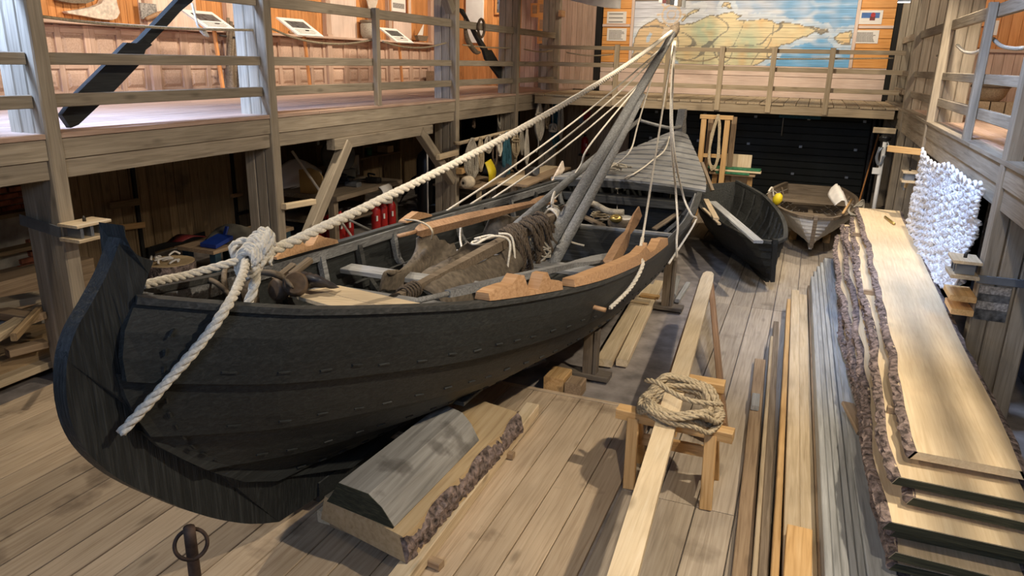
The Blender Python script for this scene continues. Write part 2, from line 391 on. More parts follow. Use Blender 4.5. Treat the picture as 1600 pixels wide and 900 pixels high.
def slab(name, lo, hi, mat): 
    a, b = lo, hi
    vs = [(x, y, z) for x in (a[0], b[0]) for y in (a[1], b[1]) for z in (a[2], b[2])]
    return obj(name, vs, [(0, 1, 3, 2), (4, 6, 7, 5), (0, 4, 5, 1), (2, 3, 7, 6), (0, 2, 6, 4), (1, 5, 7, 3)], mat)
ceil = struct(slab('ceiling', (-10.6, -2.4, 5.6), (4.6, 20.2, 5.75), 'ceiling_dark'))
for y in (1, 4, 7, 10, 13, 16, 19): box('ceiling_beam', (-10.3, y-.1, 5.35), (4.2, y+.1, 5.6), 'beam_grey', ceil)
wl = struct(slab('wall_left', (-10.6, -2.4, 2.2), (-10.05, 20.2, 5.6), 'low_plank'))
wll = struct(slab('wall_left_lower', (-10.6, -2.4, -.04), (-9.25, 20.2, 2.12), 'plaster'))
wr = struct(slab('wall_right', (4.05, -2.4, -.04), (4.6, 20.2, 5.6), 'low_plank'))
wrl = struct(slab('wall_right_lower', (2.36, -2.4, -.04), (2.5, 11.3, 2.1), 'dark'))
wrs = struct(slab('wall_right_stair', (1.99, 11.35, -.04), (2.1, 19.3, 2.12), 'dark'))
wru = struct(slab('wall_right_upper', (1.99, 15.7, 2.3), (2.1, 19.3, 5.6), 'dark'))
wre = struct(slab('wall_right_end', (1.99, 15.62, 2.3), (4.05, 15.7, 5.6), 'dark'))
wb = struct(slab('wall_back', (-10.6, 19.34, -.04), (4.6, 20.2, 5.6), 'dark'))
# wall behind the camera with two windows
wf = struct(slab('wall_front', (-10.6, -2.4, -.04), (4.6, -2.3, 5.6), 'low_plank'))
for i, (x0, x1) in enumerate(((-9.2, -7.2), (-2.0, -.4))):
    wn = struct(slab('window_%d' % (i+1), (x0, -2.3, 3.2), (x1, -2.27, 4.8), 'window_glass'))
    for a, b in (((x0-.08, -2.3, 3.12), (x0, -2.22, 4.88)), ((x1, -2.3, 3.12), (x1+.08, -2.22, 4.88)), ((x0-.08, -2.3, 4.8), (x1+.08, -2.22, 4.88)), ((x0-.08, -2.3, 3.12), (x1+.08, -2.2, 3.2)), (((x0+x1)/2-.03, -2.3, 3.2), ((x0+x1)/2+.03, -2.23, 4.8))):
        box('window_frame', a, b, 'beam_grey', wn)

# ---- left upper wall: orange matchboarding over a wainscot of old panelled doors
y = 5.2
while y < 19.2:
    box('plank', (-10.05, y+.003, 3.34), (-10.03, y+.117, 5.5), 'orange_plank', wl, .006); y += .12
def panel_door(y0, y1):
    d = box('panel_door', (-10.05, y0, DZ), (-10.02, y1, 3.34), 'pink_panel', wl)
    wid = y1-y0; cols = 2 if wid > .7 else 1
    ys = [y0+.0, y0+wid/2-.045, y1-.09] if cols == 2 else [y0, y1-.09]
    for a in ys: box('stile', (-10.02, a, DZ+.01), (-9.985, a+.09, 3.33), 'pink_panel', d)
    for a, b in zip(ys, ys[1:]):
        for z in (DZ+.01, DZ+.42, 3.22): box('rail', (-10.02, a+.092, z), (-9.987, b-.002, z+.1), 'pink_panel', d)
        for z0, z1 in ((DZ+.13, DZ+.40), (DZ+.54, 3.20)):
            A, B = a+.11, b-.02; s = .05
            vs = [(-10.02, A, z0), (-10.02, B, z0), (-10.02, B, z1), (-10.02, A, z1), (-9.99, A+s, z0+s), (-9.99, B-s, z0+s), (-9.99, B-s, z1-s), (-9.99, A+s, z1-s)]
            obj('raised_panel', vs, [(4, 5, 6, 7), (0, 1, 5, 4), (1, 2, 6, 5), (2, 3, 7, 6), (3, 0, 4, 7)], 'pink_panel', d)
y = 5.3; k = 0
while y < 19.0:
    wd = (1.02, .62, 1.02, 1.02, .62)[k % 5]; panel_door(y, min(y+wd, 19.25)); y += wd
    if k % 5 in (0, 1, 3):
        box('pilaster', (-10.04, y, DZ), (-9.93, y+.16, 5.5), 'pink_panel', wl); box('pilaster_cap', (-9.93, y-.01, 3.32), (-9.9, y+.17, 3.44), 'pink_panel', wl); y += .16
    k += 1
box('wainscot_sill', (-10.05, 5.3, 3.34), (-9.72, 19.25, 3.385), 'pink_panel', wl)
box('wainscot_sill', (-10.05, 9.4, 4.55), (-9.96, 19.25, 4.6), 'pink_panel', wl)
# grey-papered display niches between the pilasters
for y0, y1 in ((9.25, 10.45), (14.35, 15.35), (17.0, 17.9)): box('niche_board', (-10.03, y0, 3.39), (-10.0, y1, 5.4), 'pale_wall', wl)

# ---- left lower wall: plank doors, bricks showing through plaster
y = 6.95
while y < 18.6:
    wd = rnd(.14, .19); box('plank', (-9.25, y, .0), (-9.21+rnd(0, .012), y+wd-.006, 2.05), 'low_plank', wll); y += wd
for y in (8.0, 10.05, 12.2): box('door_batten', (-9.2, y-.01, 0), (-9.16, y+.05, 2.0), 'dark', wll)
for z in range(24):
    for k in range(13):
        yy = 3.7+k*.26+(z % 2)*.13; zz = .1+z*.078
        if yy > 6.75 or noise.noise((yy*1.1, zz*1.6, 3)) < -.12: continue
        box('brick', (-9.25, yy, zz), (-9.2+rnd(-.02, .02), yy+.245, zz+.066), 'brick', wll, .01)
for z in (.55, 1.0, 1.45): box('shelf_rail', (-9.2, 3.4, z), (-9.0, 6.6, z+.05), 'low_plank', wll)
y = 3.4
while y < 5.7: box('plank', (-9.19, y, .62), (-9.15, y+.2, .98), 'low_plank', wll); box('plank', (-9.19, y, .12), (-9.15, y+.2, .52), 'low_plank', wll); y += .21
y = 3.4
while y < 5.7: box('plank', (-9.19, y, 1.07), (-9.15, y+.2, 1.4), 'board_brown', wll); y += .21

# ---- back wall, upper storey
MY = 19.30
def row(z, h, x0, x1, mat): box('plank', (x0, MY, z+.004), (x1, MY+.03, z+h-.004), mat, wb, .006)
z = DZ-.03
while z < 3.0: row(z, .24, -5.25, 1.42, 'pale_wall'); z += .24
H0 = z
zz = H0
while zz < 5.4:
    row(zz, .215, -5.25, -4.53, 'orange_flat'); row(zz, .215, .70, 1.42, 'orange_flat')
    if zz > 4.5: row(zz, .215, -4.45, .62, 'beam_grey')
    zz += .215
for x in (-4.53, .62): box('trim_board', (x+.002, MY-.03, H0), (x+.076, MY+.02, 5.4), 'pale_wall', wb)
for z in (H0+.86,): 
    box('trim_board', (-5.25, MY-.035, z), (-4.54, MY, z+.06), 'pale_wall', wb); box('trim_board', (.71, MY-.035, z), (1.42, MY, z+.06), 'pale_wall', wb)
box('trim_board', (-4.45, MY-.04, 4.47), (.62, MY+.02, 4.56), 'beam_grey', wb)
x = -10.0
while x < -5.5: box('plank', (x, MY, DZ), (x+.136, MY+.03, 5.5), 'orange_plank' if x < -7.5 else 'pink_panel', wb); x += .14
box('trim_board', (-5.42, MY-.06, DZ), (-5.27, MY+.03, 5.5), 'dark', wb); box('trim_board', (1.44, MY-.06, DZ), (1.62, MY+.03, 5.5), 'dark', wb)
# mural: a painted map of a northern continent, one strip of paint per board
P_LAND = [(988, 104), (990, 60), (998, 47), (1010, 36), (1026, 30), (1036, 36), (1046, 40), (1062, 38), (1078, 37), (1088, 33), (1098, 29), (1108, 24), (1122, 24), (1134, 20), (1146, 18), (1158, 25), (1152, 30), (1166, 33), (1182, 29), (1196, 31), (1224, 34.5), (1254, 39), (1290, 45), (1293, 51), (1272, 52), (1262, 57), (1245, 63), (1232, 67), (1221, 70), (1214, 84), (1200, 92), (1186, 99), (1172, 105), (1100, 110), (988, 110)]
P_NZ = [(1064, 33), (1072, 23), (1084, 15), (1096, 12), (1090, 18), (1078, 25), (1070, 34)]
P_SZ = [(1128, 12), (1133, 4), (1143, 7), (1146, 14), (1138, 15)]
P_KAM = [(1300, 60), (1312, 52), (1330, 48), (1330, 70), (1310, 68)]
P_CASP = [(1052, 92), (1060, 94), (1064, 106), (1054, 106)]
P_BALT = [(1010, 58), (1014, 50), (1017, 52), (1015, 66), (1010, 66)]
def conv(poly): return [(p.x, p.z) for p in (ony(a, b, MY) for a, b in poly)]
def inside(poly, x, y):
    c = False; j = len(poly)-1
    for i in range(len(poly)):
        a, b = poly[i], poly[j]
        if (a[1] > y) != (b[1] > y) and x < (b[0]-a[0])*(y-a[1])/(b[1]-a[1])+a[0]: c = not c
        j = i
    return c
def edged(poly, x, y):
    d = 9
    for i in range(len(poly)):
        a, b = V(poly[i]+(0,)), V(poly[i-1]+(0,)); p = V((x, y, 0)); ab = b-a
        t = max(0, min(1, (p-a).dot(ab)/max(ab.dot(ab), 1e-9))); d = min(d, (p-a-ab*t).length)
    return d
LANDS = [conv(q) for q in (P_LAND, P_NZ, P_SZ, P_KAM)]; LAKES = [conv(q) for q in (P_CASP, P_BALT)]
ROSE = ony(1049, 23, MY)
def mixc(a, b, t): t = max(0, min(1, t)); return tuple(a[i]+(b[i]-a[i])*t for i in range(3))
def paint(x, z):
    n1 = noise.noise((x*1.3, z*1.3, 1)); n2 = noise.noise((x*3.1, z*3.1, 5)); n3 = noise.noise((x*8, z*8, 9)); n4 = noise.noise((x*2.0+3*n2*.2, z*7, 2))
    u = (x+4.45)/5.07
    jx, jz = x+.06*n2+.03*n3, z+.05*noise.noise((x*3.3, z*3.3, 8))+.03*n3
    land = any(inside(q, jx, jz) for q in LANDS) and not any(inside(q, jx, jz) for q in LAKES)
    dd = min(edged(q, jx, jz) for q in LANDS)
    if land:
        c = mixc((.80, .66, .40), (.52, .60, .42), (n1*1.6+.35) if .2 < u < .62 else n1*.9-.1)
        c = mixc(c, (.76, .48, .22), (n2*1.5) if u > .5 else n2*.9-.15)
        c = mixc(c, (.80, .68, .42), n3*.9)
        if u < .16: c = mixc(c, (.62, .36, .20), .45)
        riv = min(abs(noise.noise((x*1.5, z*.9, 21))), abs(noise.noise((x*.9+4, z*1.6, 33))))
        if riv < .018: c = mixc(c, (.16, .16, .16), .75)
        if dd < .022: c = mixc(c, (.16, .14, .12), .8)
        return c
    sea = mixc((.64, .65, .71), (.24, .46, .72), (u-.25)*1.5+n2*.6) if z > 3.75 else mixc((.52, .62, .72), (.18, .44, .74), (u-.3)*2+n2*.5)
    sea = mixc(sea, (.74, .76, .80), n4*1.5-.05)
    if dd < .12: sea = mixc(sea, (.80, .83, .85), .55-.3*n3)
    dr = math.hypot(x-ROSE.x, z-ROSE.z)
    if dr < .36:
        a = math.atan2(z-ROSE.z, x-ROSE.x)
        if abs(dr-.22) < .02 or abs(dr-.1) < .015 or (abs(math.sin(4*a)) < .22 and dr > .05): sea = mixc(sea, (.78, .55, .30), .75)
    return sea
z = H0
while z < 4.46:
    h = min(.215, 4.47-z); nx, nz = 230, 8; x0, x1 = -4.45, .62; vs, fs = [], []
    for j in range(nz+1):
        for i in range(nx+1): vs.append((x0+(x1-x0)*i/nx, MY, z+.003+(h-.006)*j/nz))
    for j in range(nz):
        for i in range(nx): a = j*(nx+1)+i; fs.append((a, a+1, a+nx+2, a+nx+1))
    m0 = len(vs)
    vs += [(x0, MY+.03, z+.003), (x1, MY+.03, z+.003), (x1, MY+.03, z+h-.003), (x0, MY+.03, z+h-.003)]
    fs += [(m0, m0+1, nx, 0), (m0+3, nz*(nx+1), nz*(nx+1)+nx, m0+2)]
    o = obj('plank', vs, fs, 'mural', wb); o['label'] = 'board of the painted map mural'
    ca = o.data.color_attributes.new('Col', 'FLOAT_COLOR', 'POINT')
    for i, v in enumerate(vs): ca.data[i].color = (*paint(v[0], v[2]), 1)
    z += h
# ---- back wall, ground storey: dark sectional door and a brown plank door
gd = struct(slab('door_1', (-4.3, 19.12, -.02), (1.28, 19.2, 2.15), 'garage'))
for i in range(13): box('door_panel', (-4.28, 19.085, .02+i*.163), (1.26, 19.12, .02+i*.163+.157), 'garage', gd, .01)
for i in range(5):
    for j, z in enumerate((.5, 1.15, 1.8)):
        box('hinge_plate', (-3.9+i*1.2+j*.1, 19.06, z), (-3.83+i*1.2+j*.1, 19.085, z+.06), 'galv', gd)
box('track', (1.3, 18.95, 0), (1.36, 19.1, 2.2), 'iron', gd); box('track', (1.42, 18.9, 0), (1.47, 19.05, 2.2), 'iron', gd)
d2 = struct(slab('door_2', (-7.4, 19.2, -.02), (-4.4, 19.3, 2.15), 'dark'))
x = -7.4
while x < -4.5: box('plank', (x, 19.16, 0), (x+.165, 19.2, 2.1), 'board_brown', d2); x += .17
# ---- right walls
y = 2.0
while y < 11.3:
    box('plank', (2.33, y, 0), (2.36, y+.19, 2.1), 'wall_grey', wrl); y += .2
y = 11.4
while y < 19.1:
    box('plank', (1.96, y, 0), (1.99, y+.215, 2.1), 'wall_grey', wrs)
    if y > 15.62: box('plank', (1.96, y, 2.32), (1.99, y+.215, 5.5), 'wall_grey', wru)
    y += .222
EY = 15.62
x = 2.0
while x < 4.0:
    box('plank', (x, EY-.03, 3.37), (x+.156, EY, 5.5), 'orange_plank', wre); box('plank', (x, EY-.03, DZ), (x+.156, EY, 3.31), 'pink_panel', wre); x += .16
box('wainscot_sill', (2.0, EY-.08, 3.31), (4.04, EY, 3.37), 'pink_panel', wre)
box('baseboard', (2.0, EY-.05, DZ), (4.04, EY-.031, DZ+.1), 'pink_panel', wre)
y = 3.0
while y < 15.5:
    box('plank', (4.02, y, DZ), (4.05, y+.196, 5.5), 'orange_plank', wr); y += .2

# ---- gallery decks
gl = struct(slab('floor_left_gallery', (-10.04, -1.0, 2.13), (-6.06, 19.28, 2.265), 'post_dark'))
x = -10.02
while x < -5.99:
    nx = min(x+.145, LX+.005)
    cuts = [-1.0]+[c+rnd(-.6, .6) for c in (4.0, 8.5, 13.5)]+[19.28]
    for a, b in zip(cuts, cuts[1:]): box('plank', (x+.003, a+.003, 2.268), (nx-.003, b-.003, DZ+rnd(-.002, .001)), 'deck_plank', gl)
    x = nx
gr = struct(slab('floor_right_gallery', (1.62, -1.0, 2.13), (4.03, 15.6, 2.265), 'post_dark'))
x = RX-.005
while x < 4.0:
    nx = min(x+.17, 4.02)
    for a, b in ((-1, 3.3), (3.3, 8.4+rnd(-.5, .5)), (0, 0)):
        if a == b: a, b = b0, 15.6
        box('plank', (x+.003, a+.003, 2.268), (nx-.003, b-.003, DZ), 'deck_plank' if x > 1.62 else 'beam_grey', gr); b0 = b
    x = nx
for a, b in ((15.62, 18.6), (18.8, 19.25)): box('plank', (RX, a, 2.268), (1.94, b, DZ), 'beam_grey', gr)
gb = struct(slab('floor_back_gallery', (-5.93, BY+.1, 2.13), (1.48, 19.26, 2.24), 'post_dark'))
x = -5.9
while x < 1.4:
    box('plank', (x+.006, BY-.02+rnd(-.015, .015), 2.245), (x+.226, 19.26, 2.285+rnd(-.004, .004)), 'board_light', gb); x += .232
for a, b in ((-5.9, -1.92), (-1.9, 1.46)): box('fascia_board', (a, BY+.0, 2.07), (b, BY+.09, 2.24), 'board_light', gb)
# fascia boards between the posts
for a, b in zip([-.8]+LP, LP+[19.2]):
    for z0, z1, dx in ((2.09, 2.262, 0), (1.925, 2.085, -.02)): box('fascia_board', (-6.1, a+.075, z0), (LX-.02+dx, b-.075, z1), 'beam_grey', gl)
for a, b in zip([-.8]+RP, RP+[19.2]):
    for z0, z1, dx in ((2.09, 2.262, 0), (1.9, 2.085, .02)): box('fascia_board', (RX+.02+dx, a+.075, z0), (1.7, b-.075, z1), 'beam_grey', gr)
# ---- posts
def post(y, side, label):
    t = thing('timber_post', (LX-.2 if side < 0 else RX+.2, y, 0), label, 'post')
    f = LX if side < 0 else RX; s = side
    def bx(n, a, b, y0, y1, m): box(n, (min(a, b), y0, 0), (max(a, b), y1, 5.34), m, t, .012)
    bx('front_post', f-s*.0, f+s*.13, y-.073, y+.073, 'beam_grey')
    bx('rear_post', f+s*.135, f+s*.285, y-.07, y+.08, 'beam_grey')
    bx('rear_post', f+s*.29, f+s*.44, y-.07, y+.08, 'beam_grey')
    return t
for y, l in zip(LP, ('grey timber post with bolted clamp beside the brick wall, behind the bow', 'grey timber post carrying the left brace, lit pale blue on one side', 'grey timber post carrying the right brace next to the black gas cylinder', 'grey timber post behind the long row of hanging rope hanks', 'grey timber post of the left gallery at the orange carved cross')): post(y, -1, l)
for y, l in zip(RP, ('big grey timber post beside the white net with two taped photographs', 'grey timber post at the far edge of the white net', 'grey timber post beside the white pipe and junction box', 'grey timber post meeting the far gallery railing end')): post(y, 1, l)
# ---- braces and header under the left gallery
def brace(a, b, label): tag(beam('diagonal_brace', a, b, .14, .16, 'beam_grey', None, (0, 1, 0), .01), label, 'brace')
brace((-6.01, 8.85, 1.84), (-6.01, 7.48, .25), 'diagonal grey brace from header beam with a stub of wood on it')
brace((-6.01, 10.95, 1.84), (-6.01, 12.16, .85), 'diagonal grey brace between header beam and post by the gas cylinder')
tag(box('header_beam', (-6.09, 8.5, 1.77), (-5.96, 11.35, 1.92), 'beam_grey'), 'grey header beam spanning the two diagonal braces', 'beam')
brace((-6.01, 11.1, 4.95), (-6.01, 12.14, 3.78), 'diagonal grey brace above the left gallery top rail')
# ---- railings
def railing(side, a, b, label, zs=((2.52, 2.63), (2.87, 2.97), (3.52, 3.65)), thin=None, xs=None):
    f = LX if side < 0 else RX
    t = thing('railing', (f+side*.1, (a+b)/2, DZ), label, 'railing')
    for z0, z1 in zs: box('rail', (min(f+side*.085, f+side*.135), a, z0), (max(f+side*.085, f+side*.135), b, z1), 'beam_grey', t, .006)
    if thin: box('baluster', (min(f+side*.0, f+side*.08), thin-.05, DZ), (max(f+side*.0, f+side*.08), thin+.05, 3.66), 'beam_grey', t, .006)
railing(-1, -.8, 4.38, 'grey plank railing left of the brick-wall post')
railing(-1, 4.54, 7.22, 'grey plank railing in front of the large black steering oar')
railing(-1, 7.38, 12.22, 'long grey plank railing with a thin baluster in its middle', thin=9.68)
railing(-1, 12.38, 15.17, 'grey plank railing with the smaller black steering oar lashed to it')
railing(-1, 15.33, 17.92, 'grey plank railing in front of the orange carved cross')
railing(1, 7.23, 11.97, 'grey plank railing above the white net with a thin slanting baluster', thin=9.1)
railing(1, 12.13, 15.32, 'grey plank railing before the grey board wall, above the white pipe')
railing(1, 15.48, 18.6, 'grey plank railing before the grey board wall, at the far gallery')
railing(1, 0., 7.07, 'grey plank railing near the taped photographs post')
t = thing('railing', (-2, BY, 2.28), 'pale plank railing across the far gallery in front of the map mural', 'railing')
for z0, z1 in ((2.52, 2.61), (2.89, 2.98), (3.25, 3.33)): box('rail', (-5.85, BY+.05, z0), (1.48, BY+.09, z1), 'board_light', t)
for px in (963, 1043, 1127, 1208, 1299):
    x = ony(px, 100, BY).x; box('baluster', (x-.05, BY-.035, 2.1), (x+.05, BY+.045, 3.36), 'board_light', t)
# ================================================================ the big black boat
def lerp_table(tab, x):
    if x <= tab[0][0]: return tab[0][1:]
    for a, b in zip(tab, tab[1:]):
        if x <= b[0]:
            t = (x-a[0])/(b[0]-a[0]); return tuple(p+(q-p)*t for p, q in zip(a[1:], b[1:]))
    return tab[-1][1:]
def spline_table(tab, x):
    n = len(tab)
    if x <= tab[0][0]: return tab[0][1:]
    if x >= tab[-1][0]: return tab[-1][1:]
    for i in range(n-1):
        if x <= tab[i+1][0]:
            a, b = tab[i], tab[i+1]; h = b[0]-a[0]; t = (x-a[0])/h; out = []
            for k in range(1, len(a)):
                def sl(j):
                    j0, j1 = max(j-1, 0), min(j+1, n-1); return (tab[j1][k]-tab[j0][k])/(tab[j1][0]-tab[j0][0])
                m0, m1 = sl(i)*h, sl(i+1)*h
                out.append((2*t**3-3*t*t+1)*a[k]+(t**3-2*t*t+t)*m0+(-2*t**3+3*t*t)*b[k]+(t**3-t*t)*m1)
            return tuple(out)
SHEER = [(2.46, .075, 1.88), (2.75, .25, 1.785), (3.11, .48, 1.68), (3.64, .71, 1.56), (4.28, .98, 1.44), (5.24, 1.25, 1.31), (5.95, 1.37, 1.24), (6.96, 1.45, 1.185), (8.86, 1.40, 1.13), (10.4, 1.25, 1.13), (11.9, 1.02, 1.18), (13.2, .66, 1.34), (14.2, .32, 1.52), (14.9, .07, 1.66)]
RAB = sorted([(p.z, p.y) for p in (onc(a, b, .07) for a, b in ((211, 467), (183, 533), (183, 583), (197, 639), (222, 678), (255, 705), (320, 735), (389, 755)))]+[(.2, 3.9)])
RAB = [RAB[0]]+[r for r in RAB[1:] if r[0] > .45]
Y0, Y1 = 2.46, 14.9
def hull(u, v, off=0.):
    """u 0 keel..1 sheer, v 0 bow..1 stern -> (half breadth, Y, z)"""
    ys = Y0+(Y1-Y0)*v; b, zs = spline_table(SHEER, ys)
    k = max(0, min(1, math.sin(math.pi*min(1, v*1.02))**.8*1.02)) if 0 < v < .98 else 0
    th = u*1.42; ex, ez = math.sin(th)/math.sin(1.42), (1-math.cos(th))/(1-math.cos(1.42))
    x = b*((1-k)*u**.95+k*ex); x = max(x, .07)
    zk = .2; z = zk+(zs-zk)*((1-k)*u+k*ez)
    yr = lerp_table(RAB, .2+1.68*u)[0]; yst = 14.35+.55*u
    y = yr+(yst-yr)*v
    return V((x, y, z))
def hull_pt(u, v, side, off=0.):
    p = hull(u, v)
    if off:
        a, b = hull(max(0, u-.02), v), hull(min(1, u+.02), v); t = b-a; n = V((t.z, 0, -t.x)); n = n.normalized() if n.length > 1e-6 else V((1, 0, 0)); p = p+n*off
    return V((cx_(p.y)+side*p.x, p.y, p.z))
boat = thing('wooden_sailing_boat', (cx_(8.7), 8.7, 0), 'large tarred black clinker wooden boat with tall curved stem on floor props', 'boat')
UB = [0, .2, .41, .62, .815, 1.0]
NV = 64
for side in (1, -1):
    for s in range(5):
        ua, ub = max(0, UB[s]-.018), UB[s+1]; vs, fs = [], []; us = [ua, ua+(ub-ua)*.33, ua+(ub-ua)*.67, ub]
        for i in range(NV+1):
            v = (i/NV)**1.25 if i < NV else 1
            for j, u in enumerate(us): vs.append(hull_pt(u, v, side, .046*(1-j/3)+.004))
            for j, u in enumerate(us): vs.append(hull_pt(u, v, side, .046*(1-j/3)-.024))
        for i in range(NV):
            a, b = i*8, (i+1)*8
            for j in range(3):
                q = (a+j, b+j, b+j+1, a+j+1); r = (a+4+j+1, b+4+j+1, b+4+j, a+4+j); fs += [q if side < 0 else q[::-1], r if side < 0 else r[::-1]]
            q = (a+4, b+4, b, a); fs.append(q if side < 0 else q[::-1]); q = (a+3, b+3, b+7, a+7); fs.append(q if side < 0 else q[::-1])
        fs += [(0, 1, 2, 3, 7, 6, 5, 4), tuple(NV*8+k for k in (4, 5, 6, 7, 3, 2, 1, 0))]
        obj('strake', vs, fs, 'tar', boat)
# stem and sternpost
def plate(name, pts, half, mat, parent):
    """flat timber in the centre plane: pts = (Y, z, half thickness)"""
    n = len(pts); vs = [(cx_(y)+h, y, z) for y, z, h in pts]+[(cx_(y)-h, y, z) for y, z, h in pts]
    A = tuple(range(n)); B = tuple(range(n, 2*n))
    fs = [A, B[::-1]]+[((i+1) % n, i, n+i, n+(i+1) % n) for i in range(n)]
    return obj(name, vs, fs, mat, parent)
outer = [(180, 352), (166, 392), (150, 430), (126, 474), (105, 510), (92, 548), (88, 585), (90, 625), (100, 665), (120, 700), (155, 733), (195, 757), (240, 777), (285, 795), (330, 808), (380, 815), (424, 812)]
inner = [(219, 470), (224, 450), (231, 428), (239, 407), (226, 404), (213, 398), (203, 387), (195, 370), (191, 352)]
OP = smooth_pts([onc(a, b, -.02) for a, b in outer], 3); IP = [onc(a, b, .07) for a, b in inner]
stem_pts = [(p.y, p.z, .04) for p in OP]+[(3.9, .09, .05), (4.3, .24, .07)]
stem_pts += [(y+.1, z, .078) for z, y in RAB if z > .3]+[(p.y, p.z, .075) for p in IP]
plate('stem', stem_pts, .07, 'tar_stem', boat)
beam('keel', (cx_(3.6), 3.6, .155), (cx_(14.5), 14.5, .155), .13, .15, 'tar', boat)
SP = [onc(a, b) for a, b in ((1060, 207), (1061, 196), (1066, 180), (1069, 170), (1077, 168), (1077, 178), (1075, 184), (1079, 196), (1078, 207))]
st_pts = [(14.2, .1, .07), (14.2, .3, .07), (14.75, 1.5, .07)]
sy = SP[0].y
for p in SP: st_pts.append((14.85+(p.y-sy)*.35, p.z, .07))
st_pts += [(15.12, 1.55, .06), (14.65, .1, .06)]
plate('sternpost', st_pts, .07, 'silver_y', boat)
# gunwales: flat cap on each sheer
def strip(name, pts, w, h, mat, parent=None, up=V((0, 0, 1))):
    n = len(pts); vs, fs = [], []
    for i, p in enumerate(pts):
        t = (pts[min(i+1, n-1)]-pts[max(i-1, 0)]).normalized(); s = t.cross(up).normalized(); q = s.cross(t)
        ww = w[i] if isinstance(w, list) else w; hh = h[i] if isinstance(h, list) else h
        for a, b in ((-1, -1), (1, -1), (1, 1), (-1, 1)): vs.append(p+s*(a*ww/2)+q*(b*hh/2))
    for i in range(n-1):
        for k in range(4): fs.append((i*4+k, i*4+(k+1) % 4, i*4+4+(k+1) % 4, i*4+4+k))
    fs += [(3, 2, 1, 0), tuple((n-1)*4+k for k in range(4))]
    return obj(name, vs, fs, mat, parent)
for side in (1, -1):
    strip('gunwale', [hull_pt(1, v, side, -.012)+V((0, 0, .018)) for v in [.001+.987*(i/60)**1.2 for i in range(61)]], .075, .036, 'tar_in', boat)
    strip('inner_wale', [hull_pt(.97, v, side, -.05) for v in [.03+.72*i/50 for i in range(51)]], .04, .09, 'silver_y', boat)
    strip('stringer', [hull_pt(.74, v, side, -.05) for v in [.06+.66*i/50 for i in range(51)]], .05, .07, 'tar_in', boat)
for i in range(12):
    v = .075+i*.057
    for side in (1, -1):
        pts = [hull_pt(u, v, side, -.055) for u in (.05, .2, .35, .5, .65, .8, .96)]
        strip('rib', pts, .055, .06, 'silver_y' if i % 2 else 'tar_in', boat, V((0, 1, 0)))
for k in range(7):
    x = -.75+k*.25
    beam('bottom_board', (cx_(4.6)+x*.7, 4.6, .42+abs(x)*.10), (cx_(11.6)+x*.8, 11.6, .40+abs(x)*.08), .23, .03, 'tar_in', boat)
def hb(y): return spline_table(SHEER, y)[0]
def thwart(name, y, z, w, h, mat, frac=.9, x0=None, x1=None):
    # inner half breadth at that height
    v = (y-Y0)/(Y1-Y0); best = min((hull(u/40, v) for u in range(8, 41)), key=lambda p: abs(p.z-z)); b = best.x-.06
    return beam(name, (cx_(y)-(b if x0 is None else x0), y, z), (cx_(y)+(b if x1 is None else x1), y, z), w, h, mat, boat)
thwart('thwart', 4.62, 1.22, .16, .07, 'silver'); thwart('thwart', 5.75, 1.05, .2, .05, 'silver'); thwart('thwart', 7.55, .80, .3, .05, 'silver')
thwart('bulkhead', 9.0, .72, .045, .46, 'tar_x'); thwart('crossbeam', 9.03, .97, .06, .04, 'silver')
thwart('crossbeam', 11.2, .95, .12, .12, 'tar_x'); thwart('bulkhead', 11.5, .62, .04, .5, 'tar_x'); thwart('crossbeam', 10.3, .62, .16, .05, 'old_oak')
beam('shelf_board', (cx_(11.2)-.9, 11.35, .98), (cx_(11.2)+.9, 11.35, .98), .3, .03, 'tar_x', boat)
# aft deck of crosswise slats
ys = [11.15+i*(14.75-11.15)/11 for i in range(12)]
for a, b in zip(ys, ys[1:]):
    vs = []; a2, b2 = a+.04, b-.04
    for yy in (a2, b2):
        bb, zz = spline_table(SHEER, yy); bb = bb+.07
        for t in (-1, -.5, 0, .5, 1):
            vs.append((cx_(yy)+t*bb, yy, zz+.075+.06*(1-t*t)))
    vs += [(v[0], v[1], v[2]-.035) for v in vs]
    fs = []
    for k in range(4): fs += [(k, k+1, 6+k, 5+k), (10+k+1, 10+k, 15+k, 15+k+1), (k+1, k, 10+k, 11+k), (5+k, 6+k, 16+k, 15+k)]
    fs += [(0, 5, 15, 10), (9, 4, 14, 19)]
    obj('deck_slat', vs, fs, 'silver', boat)
bb, zz = spline_table(SHEER, 11.15)
extrude('deck_fascia', [(cx_(11.15)+t*(bb+.05), 11.16, zz+.035+.06*(1-t*t)) for t in (-1, -.5, 0, .5, 1)]+[(cx_(11.15)+t*(bb+.05), 11.16, zz-.06+.06*(1-t*t)) for t in (1, .5, 0, -.5, -1)], (0, .04, 0), 'tar_x', boat)
